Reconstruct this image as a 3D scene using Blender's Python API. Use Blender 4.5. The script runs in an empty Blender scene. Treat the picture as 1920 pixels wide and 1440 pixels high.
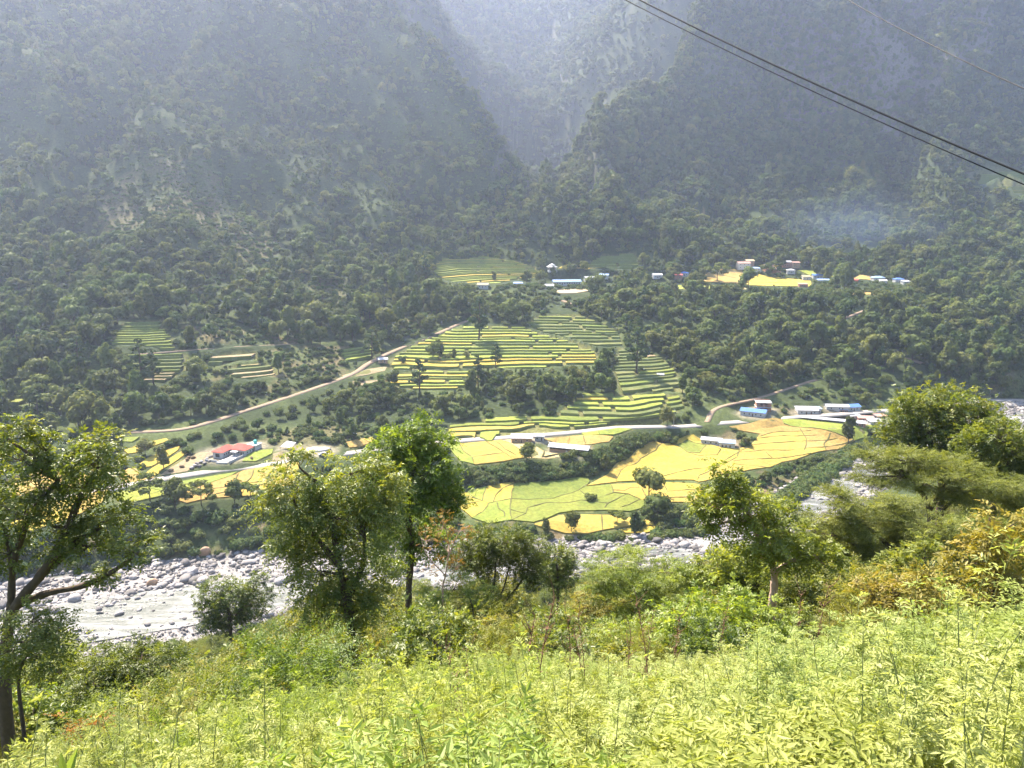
import bpy, bmesh, math, random
import numpy as np
from mathutils import Vector
from mathutils.geometry import delaunay_2d_cdt

random.seed(7)
rng = np.random.default_rng(7)
SC = bpy.context.scene
COL = SC.collection

# ------------------------------------------------------------------ camera
PITCH = math.radians(12.0)
FPX = 1500.0
CAMZ = 110.0
cam = bpy.data.cameras.new('camera')
cam.sensor_width = 36.0
cam.angle = 2 * math.atan(960.0 / FPX)
cam.clip_start = 0.1
cam.clip_end = 9000.0
cam_ob = bpy.data.objects.new('camera', cam)
cam_ob.location = (0, 0, CAMZ)
cam_ob.rotation_euler = (math.pi / 2 - PITCH, 0, 0)
COL.objects.link(cam_ob)
SC.camera = cam_ob

# ------------------------------------------------------------------ sky, sun, exposure
SUN_EL = math.radians(51.0)
SUN_AZ = math.radians(-35.0)          # measured from +Y towards +X
world = bpy.data.worlds.new('World')
SC.world = world
world.use_nodes = True
wn = world.node_tree.nodes
sky = wn.new('ShaderNodeTexSky')
sky.sky_type = 'NISHITA'
sky.sun_disc = False
sky.sun_elevation = SUN_EL
sky.sun_rotation = SUN_AZ
sky.altitude = 900
sky.air_density = 1.0
sky.dust_density = 2.0
wn['Background'].inputs['Strength'].default_value = 0.12
world.node_tree.links.new(sky.outputs[0], wn['Background'].inputs['Color'])
sun = bpy.data.lights.new('sun', 'SUN')
sun.energy = 5.0
sun.angle = math.radians(0.55)
sun.color = (1.0, 0.90, 0.74)
sun_ob = bpy.data.objects.new('sun', sun)
sd = Vector((math.sin(SUN_AZ) * math.cos(SUN_EL), math.cos(SUN_AZ) * math.cos(SUN_EL), math.sin(SUN_EL)))
sun_ob.rotation_euler = sd.to_track_quat('Z', 'Y').to_euler()
sun_ob.location = (0, 0, 900)
COL.objects.link(sun_ob)
SC.view_settings.view_transform = 'Standard'
SC.view_settings.look = 'None'
SC.view_settings.exposure = 1.95
SC.view_settings.gamma = 1.0
SC.view_settings.use_curve_mapping = False
cy = SC.cycles
cy.max_bounces = 4
cy.diffuse_bounces = 2
cy.glossy_bounces = 1
cy.transmission_bounces = 2
cy.volume_bounces = 1
cy.transparent_max_bounces = 6
cy.use_denoising = True
cy.use_adaptive_sampling = True
cy.adaptive_threshold = 0.022
cy.sample_clamp_indirect = 6.0
cy.use_light_tree = False
cy.caustics_reflective = False
cy.caustics_refractive = False

# ------------------------------------------------------------------ helpers
CP, SP = math.cos(PITCH), math.sin(PITCH)
def ray(px, py):
    u = (px - 960.0) / FPX
    v = (720.0 - py) / FPX
    return (u, CP + v * SP, -SP + v * CP)
def D(px, py, Y):                     # point on the sight line at ground distance Y
    d = ray(px, py); t = Y / d[1]
    return (d[0] * t, Y, CAMZ + d[2] * t)
def Z(px, py, z):                     # point on the sight line at height z
    d = ray(px, py); t = (z - CAMZ) / d[2]
    return (d[0] * t, d[1] * t, z)
def project(x, y, z):
    x = np.asarray(x, float); y = np.asarray(y, float); z = np.asarray(z, float) - CAMZ
    dep = y * CP - z * SP
    up = y * SP + z * CP
    dep = np.where(dep < 0.01, 0.01, dep)
    return 960 + FPX * x / dep, 720 - FPX * up / dep, dep
def smooth(a, b, x):
    t = np.clip((x - a) / (b - a), 0, 1)
    return t * t * (3 - 2 * t)
def _hash(ix, iy, seed):
    h = (ix.astype(np.int64) * 374761393 + iy.astype(np.int64) * 668265263 + seed * 1442695041) & 0xFFFFFFFF
    h = ((h ^ (h >> 13)) * 1274126177) & 0xFFFFFFFF
    h = h ^ (h >> 16)
    return (h & 0xFFFF) / 65535.0
def vnoise(x, y, seed=0):
    x = np.asarray(x, float); y = np.asarray(y, float)
    ix = np.floor(x); iy = np.floor(y)
    fx = x - ix; fy = y - iy
    fx = fx * fx * fx * (fx * (fx * 6 - 15) + 10); fy = fy * fy * fy * (fy * (fy * 6 - 15) + 10)
    a = _hash(ix, iy, seed); b = _hash(ix + 1, iy, seed)
    c = _hash(ix, iy + 1, seed); d = _hash(ix + 1, iy + 1, seed)
    return (a + (b - a) * fx) * (1 - fy) + (c + (d - c) * fx) * fy
def fbm(x, y, seed=0, octv=4):
    s = 0; a = 0.5
    for o in range(octv):
        s = s + a * (vnoise(x * 2 ** o, y * 2 ** o, seed + o * 17) - 0.5) * 2
        a *= 0.5
    return s                          # about -1..1
def inpoly(x, y, poly):
    x = np.asarray(x, float); y = np.asarray(y, float)
    r = np.zeros(x.shape, bool)
    n = len(poly)
    for i in range(n):
        x0, y0 = poly[i][:2]; x1, y1 = poly[(i + 1) % n][:2]
        if y0 == y1: continue
        c = ((y0 > y) != (y1 > y)) & (x < (x1 - x0) * (y - y0) / (y1 - y0) + x0)
        r ^= c
    return r
def polydist(x, y, pts):
    best = np.full(np.shape(x), 1e9); bt = np.zeros(np.shape(x))
    for i in range(len(pts) - 1):
        ax, ay = pts[i][:2]; bx, by = pts[i + 1][:2]
        dx, dy = bx - ax, by - ay
        L = dx * dx + dy * dy + 1e-9
        t = np.clip(((x - ax) * dx + (y - ay) * dy) / L, 0, 1)
        d = np.hypot(x - ax - t * dx, y - ay - t * dy)
        m = d < best
        best = np.where(m, d, best); bt = np.where(m, i + t, bt)
    return best, bt
def catmull(pts, n):
    pts = [np.array(p, float) for p in pts]
    pts = [2 * pts[0] - pts[1]] + pts + [2 * pts[-1] - pts[-2]]
    out = []
    for i in range(1, len(pts) - 2):
        for k in range(n):
            t = k / n
            p0, p1, p2, p3 = pts[i - 1:i + 3]
            out.append(0.5 * ((2 * p1) + (-p0 + p2) * t + (2 * p0 - 5 * p1 + 4 * p2 - p3) * t * t + (-p0 + 3 * p1 - 3 * p2 + p3) * t ** 3))
    out.append(pts[-2])
    return np.array(out)

def mesh_np(name, v, f, mats=(), attrs=None, smooth_shade=False):
    me = bpy.data.meshes.new(name)
    v = np.ascontiguousarray(v, np.float32)
    if isinstance(f, np.ndarray):
        nf, k = f.shape
        me.vertices.add(len(v)); me.vertices.foreach_set('co', v.ravel())
        me.loops.add(nf * k); me.loops.foreach_set('vertex_index', f.astype(np.int32).ravel())
        me.polygons.add(nf); me.polygons.foreach_set('loop_start', np.arange(0, nf * k, k, dtype=np.int32))
        me.update(calc_edges=True)
    else:
        me.from_pydata(v.tolist(), [], f)
    for m in mats: me.materials.append(m)
    for an, (typ, dat) in (attrs or {}).items():
        a = me.attributes.new(an, typ, 'POINT')
        a.data.foreach_set('color' if typ == 'FLOAT_COLOR' else 'value', np.ascontiguousarray(dat, np.float32).ravel())
    if smooth_shade: me.polygons.foreach_set('use_smooth', np.ones(len(me.polygons), bool))
    me.update()
    return me
def obj(name, me, parent=None, loc=None, rz=None, **props):
    o = bpy.data.objects.new(name, me)
    COL.objects.link(o)
    if parent is not None: o.parent = parent
    if loc is not None: o.location = loc
    if rz is not None: o.rotation_euler = (0, 0, rz)
    for k, val in props.items():
        if val is not None: o[k] = val
    return o
def thing(name, label, category, loc=(0, 0, 0), rz=0.0, group=None):
    return obj(name, None, None, loc, rz, label=label, category=category, group=group)

class MB:                             # gathers simple solids into one mesh
    def __init__(s): s.v = []; s.f = []
    def box(s, x0, x1, y0, y1, z0, z1):
        b = len(s.v)
        s.v += [(x0, y0, z0), (x1, y0, z0), (x1, y1, z0), (x0, y1, z0), (x0, y0, z1), (x1, y0, z1), (x1, y1, z1), (x0, y1, z1)]
        s.f += [[b + i for i in q] for q in ((0, 3, 2, 1), (4, 5, 6, 7), (0, 1, 5, 4), (1, 2, 6, 5), (2, 3, 7, 6), (3, 0, 4, 7))]
        return s
    def poly(s, pts, faces):
        b = len(s.v); s.v += [tuple(p) for p in pts]; s.f += [[b + i for i in q] for q in faces]; return s
    def cyl(s, x, y, z0, z1, r0, r1=None, n=10):
        r1 = r0 if r1 is None else r1; b = len(s.v)
        for k in range(n):
            a = 2 * math.pi * k / n; s.v.append((x + r0 * math.cos(a), y + r0 * math.sin(a), z0))
        for k in range(n):
            a = 2 * math.pi * k / n; s.v.append((x + r1 * math.cos(a), y + r1 * math.sin(a), z1))
        for k in range(n):
            s.f.append([b + k, b + (k + 1) % n, b + n + (k + 1) % n, b + n + k])
        s.f.append([b + n + k for k in range(n)]); s.f.append([b + n - 1 - k for k in range(n)])
        return s
    def build(s, name, mat, parent=None, **props):
        me = mesh_np(name, np.array(s.v), s.f, (mat,))
        return obj(name, me, parent, **props)

# ------------------------------------------------------------------ materials
def nmat(name):
    m = bpy.data.materials.new(name); m.use_nodes = True
    return m, m.node_tree.nodes, m.node_tree.links
def simple(name, col, rough=0.8, var=0.15, scale=3.0, spec=0.3, metal=0.0, bump=0.0):
    m, n, l = nmat(name)
    b = n['Principled BSDF']
    b.inputs['Roughness'].default_value = rough
    b.inputs['Specular IOR Level'].default_value = spec
    b.inputs['Metallic'].default_value = metal
    tc = n.new('ShaderNodeTexCoord'); nz = n.new('ShaderNodeTexNoise')
    nz.inputs['Scale'].default_value = scale; nz.inputs['Detail'].default_value = 5
    l.new(tc.outputs['Object'], nz.inputs['Vector'])
    mx = n.new('ShaderNodeMix'); mx.data_type = 'RGBA'
    mx.inputs[6].default_value = (*[c * (1 - var) for c in col], 1)
    mx.inputs[7].default_value = (*[min(1, c * (1 + var)) for c in col], 1)
    l.new(nz.outputs['Fac'], mx.inputs[0]); l.new(mx.outputs[2], b.inputs['Base Color'])
    if bump:
        bp = n.new('ShaderNodeBump'); bp.inputs['Strength'].default_value = bump; bp.inputs['Distance'].default_value = 0.1
        l.new(nz.outputs['Fac'], bp.inputs['Height']); l.new(bp.outputs[0], b.inputs['Normal'])
    return m
def leafmat(name, cols, trans=0.4, tcol=None, gloss=0.25, rough=0.5, hue=0.06, orand=0.34):
    """cols: dark, mid, light base colours blended by the leaf's own tint and by the plant's own random"""
    m, n, l = nmat(name)
    out = n['Material Output']; b = n['Principled BSDF']
    at = n.new('ShaderNodeAttribute'); at.attribute_name = 'tint'
    oi = n.new('ShaderNodeObjectInfo')
    ma = n.new('ShaderNodeMath'); ma.operation = 'MULTIPLY_ADD'
    ma.inputs[1].default_value = orand; l.new(oi.outputs['Random'], ma.inputs[0])
    mb_ = n.new('ShaderNodeMath'); mb_.operation = 'MULTIPLY'; mb_.inputs[1].default_value = 1.06 - orand
    l.new(at.outputs['Fac'], mb_.inputs[0]); l.new(mb_.outputs[0], ma.inputs[2])
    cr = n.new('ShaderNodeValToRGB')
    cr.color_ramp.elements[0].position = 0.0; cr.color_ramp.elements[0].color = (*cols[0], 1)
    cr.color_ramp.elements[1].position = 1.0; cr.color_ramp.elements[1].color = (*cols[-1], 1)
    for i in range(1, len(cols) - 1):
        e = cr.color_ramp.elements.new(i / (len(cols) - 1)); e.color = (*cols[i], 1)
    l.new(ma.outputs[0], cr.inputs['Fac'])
    hs = n.new('ShaderNodeHueSaturation')
    mh = n.new('ShaderNodeMath'); mh.operation = 'MULTIPLY_ADD'; mh.inputs[1].default_value = hue; mh.inputs[2].default_value = 0.5 - hue / 2
    wh = n.new('ShaderNodeTexWhiteNoise'); wh.noise_dimensions = '1D'; l.new(oi.outputs['Random'], wh.inputs['W'])
    l.new(wh.outputs['Value'], mh.inputs[0]); l.new(mh.outputs[0], hs.inputs['Hue']); l.new(cr.outputs['Color'], hs.inputs['Color'])
    l.new(hs.outputs['Color'], b.inputs['Base Color'])
    b.inputs['Roughness'].default_value = rough; b.inputs['Specular IOR Level'].default_value = gloss
    tr = n.new('ShaderNodeBsdfTranslucent')
    mt = n.new('ShaderNodeMix'); mt.data_type = 'RGBA'; mt.blend_type = 'MULTIPLY'; mt.inputs[0].default_value = 1
    l.new(hs.outputs['Color'], mt.inputs[6]); mt.inputs[7].default_value = (*(tcol or (1.5, 1.35, 0.6)), 1)
    l.new(mt.outputs[2], tr.inputs['Color'])
    ms = n.new('ShaderNodeMixShader'); ms.inputs[0].default_value = trans
    l.new(b.outputs[0], ms.inputs[1]); l.new(tr.outputs[0], ms.inputs[2]); l.new(ms.outputs[0], out.inputs['Surface'])
    return m
# ------------------------------------------------------------------ terrain
RC = catmull([(-520, 70), (-300, 150), (-180, 193), (-104, 219), (-40, 236), (18, 246), (62, 254), (105, 285), (150, 330), (205, 375), (272, 420), (420, 520), (700, 680)], 5)
RW = np.interp(RC[:, 0], [-300, -104, -40, 18, 60, 150, 300], [30, 28.5, 22, 15, 14, 14, 13])
def river(x, y):
    d, t = polydist(x, y, RC)
    i = np.clip(t.astype(int), 0, len(RC) - 2)
    a = RC[i]; b = RC[i + 1]
    cr = (b[..., 0] - a[..., 0]) * (y - a[..., 1]) - (b[..., 1] - a[..., 1]) * (x - a[..., 0])
    w = np.interp(t, np.arange(len(RC)), RW)
    cx = np.interp(t, np.arange(len(RC)), RC[:, 0])
    zr = -3 + 0.012 * (cx + 130)
    return np.where(cr >= 0, d, -d), w, zr
_s0, _w0, _ = river(np.array([0.0]), np.array([0.0]))
Q0 = float(-_s0[0] - _w0[0])
QP = [-60, -20, -4, 0, 2, 3, 4.5, 8, 15, 20, 28, 35, 60, 110, 150, 190, 211, 230]
HP = [-32, -9, 0.4, 1.7, 2.15, 2.8, 3.8, 6.05, 10.5, 13.7, 18.9, 23.7, 42.5, 77, 98, 109, 113, 113]

ctrl = []
for a in ('400,945,9 230,965,8 130,975,8 60,1000,8 -200,1060,8 230,912,12 420,882,12 600,858,12 860,828,12 1000,815,12.5 1150,806,12 1300,798,11 '
          '1500,785,9 1640,775,9 1900,755,7 470,920,9.5 850,917,4 1000,906,4 1110,892,4 1180,862,4.5 1260,828,6 870,880,9.5 1000,866,10 1110,848,10 '
          '1150,832,10.5 1210,814,11 880,965,2.5 1000,990,2 1150,1005,1.5 1300,1000,1.5 1300,930,3 1150,920,3.5 1400,860,4.5 1550,850,4 1600,805,7 '
          '1450,800,8 1350,830,6 1480,920,2.5 1420,960,2 430,850,13.5 480,835,14.5 260,835,15 300,870,13 560,840,14 660,830,14 500,805,16 '
          '100,900,12 -100,900,13 1860,770,5').split():
    ctrl.append(Z(*map(float, a.split(','))))
for a in ('340,805,335 450,775,360 600,725,400 720,670,450 830,620,500 700,780,368 800,760,385 1000,800,360 1000,690,435 1000,610,505 1000,540,584 '
          '1200,780,372 1200,700,430 1200,600,510 850,690,430 850,620,495 '
          '270,720,385 270,650,415 270,600,440 100,830,322 100,700,390 100,550,480 100,400,600 100,250,700 100,100,790 100,0,850 '
          '250,500,520 260,420,600 250,300,680 250,200,750 250,100,820 250,0,890 450,650,425 450,560,490 450,450,590 450,350,680 450,250,760 450,100,850 450,0,910 '
          '650,600,500 650,500,600 650,400,700 650,300,780 650,200,830 650,100,890 650,0,940 800,540,580 800,470,660 800,380,740 800,300,790 '
          '900,400,735 960,340,790 930,290,800 900,200,850 830,100,920 740,0,1000 650,-100,1080 '
          '850,500,660 1000,520,648 1060,530,640 1200,530,640 1400,510,680 1550,525,660 1680,525,660 1850,530,655 '
          '1500,650,481 1500,545,579 1300,650,480 1300,560,570 1750,700,455 1750,600,530 1750,550,585 1900,700,465 1900,600,545 '
          '1500,480,720 1500,400,820 1500,300,920 1500,220,980 1500,100,1015 1500,0,1045 1800,450,760 1800,350,880 1800,250,980 1800,100,1070 1800,0,1120 '
          '1650,180,1000 1650,50,1045 1300,480,690 '
          '1150,372,740 1060,385,735 1240,385,740 1000,440,700 1330,430,745 1150,480,680 1150,430,705 '
          '1040,330,850 1100,220,900 1200,140,950 1300,60,1000 1340,0,1040 1400,-80,1100 1400,200,960 1250,300,880 1350,300,900 1350,380,830 '
          '950,320,1250 950,200,1500 950,100,1700 950,0,1900 1050,200,1400 1080,100,1600 1100,0,1800 850,0,1700 880,100,1600 1050,300,1250 1200,0,1750 '
          '-400,700,380 -400,400,580 -400,0,800 2300,700,520 2300,500,720 2300,250,960 2300,0,1150 250,-300,1100 -300,-300,1000 700,-260,1300 1300,-260,1350 1800,-260,1400 2400,-260,1450 '
          '950,-160,2300 500,-200,2300 1500,-200,2300').split():
    ctrl.append(D(*map(float, a.split(','))))
# ground the ridges hide: behind the knoll, behind the spurs, the floor of the gorge
for (px, Y, z) in ((1150, 800, 112), (1060, 800, 116), (1250, 810, 122), (985, 900, 118), (990, 1000, 132), (985, 1120, 150), (1120, 1010, 150), (1220, 1080, 190), (860, 1000, 190), (780, 1100, 270), (1320, 1150, 280)):
    ctrl.append(((px - 960) / FPX / 1.03 * Y, Y, z))
for i in range(0, len(RC) - 1, 3):
    t = RC[i + 1] - RC[i]; t = t / np.hypot(*t)
    nx, ny = -t[1], t[0]
    zr = -3 + 0.012 * (RC[i][0] + 130)
    for k in (0.0, RW[i] + 1):
        ctrl.append((RC[i][0] + nx * k, RC[i][1] + ny * k, zr + 0.4))
CT = np.array(ctrl)
_d = np.hypot(CT[:, None, 0] - CT[None, :, 0], CT[:, None, 1] - CT[None, :, 1])
_A = np.zeros((len(CT) + 3, len(CT) + 3))
_A[:len(CT), :len(CT)] = np.sqrt(_d ** 2 + 5.0 ** 2) + np.eye(len(CT)) * -0.6
_A[:len(CT), len(CT):] = np.c_[np.ones(len(CT)), CT[:, :2]]
_A[len(CT):, :len(CT)] = _A[:len(CT), len(CT):].T
_W = np.linalg.solve(_A, np.r_[CT[:, 2], 0, 0, 0])
def far_h(x, y):
    sh = np.shape(x); x = np.ravel(x); y = np.ravel(y)
    o = _W[-3] + _W[-2] * x + _W[-1] * y
    for i in range(len(CT)):
        o = o + _W[i] * np.sqrt((x - CT[i, 0]) ** 2 + (y - CT[i, 1]) ** 2 + 25.0)
    return o.reshape(sh)
def H0(x, y):
    x = np.asarray(x, float); y = np.asarray(y, float)
    s, w, zr = river(x, y)
    q = Q0 - (-s - w)
    near = CAMZ - np.interp(q, QP, HP) + (zr + 3) * np.clip(q / Q0, 0, 1)
    near = near + 4.5 * np.exp(-((x - 58) / 28) ** 2 - ((y - 85) / 32) ** 2)
    near = near - 0.165 * np.clip(x, 0, 25) * smooth(70, 30, q) * smooth(1, 6, q)
    near = near + 0.9 * fbm(x / 14, y / 14, 5, 3) * smooth(18, 40, q) + 0.12 * fbm(x / 2.5, y / 2.5, 9, 2)
    far = np.maximum(far_h(x, y), zr + 0.4)
    bed = zr + 0.25 * fbm(x / 7, y / 7, 3, 3) - 0.15
    return np.where(s >= 0, bed + (far - bed) * smooth(0, 9, s - w), bed + (near - bed) * smooth(0, 6, -s - w))
def axis(segs):
    o = []
    for a, b, st in segs: o += list(np.arange(a, b, st))
    return np.array(o + [segs[-1][1]], float)
GX = axis([(-1700, -700, 25), (-700, -260, 7), (-260, -45, 3.2), (-45, -12, 1.2), (-12, 12, 0.6), (12, 45, 1.2), (45, 260, 3.2), (260, 800, 7), (800, 1900, 25)])
GY = axis([(-50, 0, 2.0), (0, 40, 0.5), (40, 200, 2.2), (200, 700, 2.5), (700, 1150, 6), (1150, 2500, 16)])
MX, MY = np.meshgrid(GX, GY)
G0 = H0(MX, MY)
def bil(G, x, y):
    x = np.asarray(x, float); y = np.asarray(y, float)
    i = np.clip(np.searchsorted(GX, x) - 1, 0, len(GX) - 2); j = np.clip(np.searchsorted(GY, y) - 1, 0, len(GY) - 2)
    fx = np.clip((x - GX[i]) / (GX[i + 1] - GX[i]), 0, 1); fy = np.clip((y - GY[j]) / (GY[j + 1] - GY[j]), 0, 1)
    return (G[j, i] * (1 - fx) + G[j, i + 1] * fx) * (1 - fy) + (G[j + 1, i] * (1 - fx) + G[j + 1, i + 1] * fx) * fy
_TT = np.concatenate([np.arange(150, 700, 0.8), np.arange(700, 2500, 3.0)])
def hit(px, py, G=None):              # where the sight line meets the far side of the valley
    G = G0 if G is None else G
    d = ray(px, py)
    x = d[0] * _TT; y = d[1] * _TT; z = CAMZ + d[2] * _TT
    g = bil(G, x, y)
    k = np.argmax(z < g)
    if not (z < g).any(): k = len(_TT) - 1
    return (float(x[k]), float(y[k]), float(g[k]))
def hits(pts): return [hit(*p) for p in pts]

# ribs and gullies on the mountains (traced on the smooth surface), then broken relief
relief = np.zeros_like(G0); ribm = np.zeros_like(G0)
for amp, wid, pts in (
        (15, 24, [(470, 20), (590, 180), (650, 310), (700, 370), (720, 430)]),
        (12, 22, [(380, 120), (480, 240), (560, 330), (600, 420)]),
        (11, 20, [(560, 60), (680, 170), (750, 260), (800, 340)]),
        (10, 20, [(700, 60), (800, 170), (860, 270), (900, 340)]),
        (9, 24, [(200, 150), (290, 280), (350, 400), (330, 470)]),
        (-15, 20, [(330, 60), (250, 200), (150, 330), (140, 440)]),
        (-12, 16, [(620, 130), (700, 280), (745, 360), (790, 420)]),
        (-12, 18, [(430, 120), (530, 300), (640, 430)]),
        (-10, 18, [(640, 40), (760, 180), (840, 310)]),
        (9, 24, [(60, 100), (110, 260), (90, 380)]),
        (14, 24, [(1320, 60), (1300, 160), (1330, 260), (1300, 360)]),
        (10, 20, [(1150, 200), (1170, 290), (1130, 340)]),
        (-12, 20, [(1400, 80), (1420, 200), (1400, 320), (1380, 420)]),
        (-8, 18, [(1210, 170), (1230, 280), (1210, 350)]),
        (9, 24, [(1560, 120), (1580, 250), (1600, 380)]),
        (-9, 20, [(1690, 120), (1680, 240), (1700, 380)]),
        (10, 26, [(1800, 80), (1810, 240), (1800, 400)]),
        (-12, 40, [(1010, 60), (1050, 180), (1060, 300)]),
        (20, 60, [(900, 20), (930, 130), (950, 240)]),
        (20, 50, [(1090, 30), (1100, 100), (1080, 190)])):
    P = hits([tuple(p) for p in pts])
    dd, _ = polydist(MX, MY, P)
    relief += 1.5 * amp * np.exp(-(dd / wid) ** 2)
    if amp > 0 and MY.max() > 0: ribm = np.maximum(ribm, np.exp(-(dd / (wid * 0.55)) ** 2) * (amp < 16))
mm = smooth(75, 150, G0) * smooth(420, 620, MY)
wx = MX + 30 * fbm(MX / 90, MY / 90, 41, 3); wy = MY + 30 * fbm(MX / 90, MY / 90, 43, 3)
rid = 1 - np.abs(fbm(wx / 110, wy / 110, 31, 4)) * 2
_k = smooth(-60, 160, MX)
uu = MX * (0.83 * (1 - _k) + 0.97 * _k) + MY * (0.56 * (1 - _k) - 0.22 * _k) + 22 * fbm(MX / 120, MY / 120, 47, 3)
vv = MY / 420.0
spur = np.abs(fbm(uu / 105, vv, 51, 2)) * 2; spur = 1 - np.clip(spur, 0, 1)
fine = 1 - np.clip(np.abs(fbm(uu / 34, vv * 2, 53, 2)) * 2, 0, 1)
farm = 1 - 0.75 * smooth(1050, 1200, MY)
relief = relief + mm * farm * (46 * (spur - 0.55) + 12 * (fine - 0.5))
ribm = np.maximum(ribm, mm * farm * (MY < 1150) * smooth(0.88, 0.99, spur) * 0.7)
relief = relief + mm * (12 * (rid - 0.6) + 8 * fbm(MX / 45, MY / 45, 33, 4))
slope_m = smooth(14, 30, G0) * smooth(260, 340, MY) * (1 - mm)
relief = relief + slope_m * 1.6 * fbm(MX / 40, MY / 40, 35, 3)
flatzone = np.ones_like(G0)           # plots stay on the smooth surface
# roads
def trace(pts, n=6, w=9):
    P = catmull([p[:2] for p in hits(pts)], n)
    z = bil(G0, P[:, 0], P[:, 1])
    k = np.ones(w) / w
    z = np.convolve(np.pad(z, w // 2, mode='edge'), k, 'valid')[:len(P)]
    return np.c_[P, z]
ROAD = trace([(60, 948), (230, 912), (330, 895), (420, 882), (500, 873), (600, 858), (720, 842), (860, 828), (960, 820), (1050, 813), (1150, 806), (1230, 802), (1300, 797), (1400, 791), (1500, 783), (1580, 777), (1660, 770), (1760, 764), (1880, 755), (1990, 747)])
TRACK = trace([(240, 812), (340, 805), (400, 791), (450, 775), (520, 752), (600, 725), (660, 702), (690, 682), (720, 668), (770, 645), (815, 628), (850, 612), (880, 600)])
PATH3 = trace([(640, 642), (520, 647), (430, 652), (350, 658), (260, 666)])
PATH4 = trace([(1325, 795), (1345, 765), (1420, 748), (1480, 728), (1530, 712)])
PATH5 = trace([(1545, 607), (1585, 597), (1622, 580)])
PATH6 = trace([(1055, 562), (1075, 572), (1095, 570)])
PATH7 = trace([(1672, 670), (1705, 673), (1730, 683)])
G1 = G0 + relief
RIVX, RIVW, RIVZ = river(MX, MY)
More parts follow.
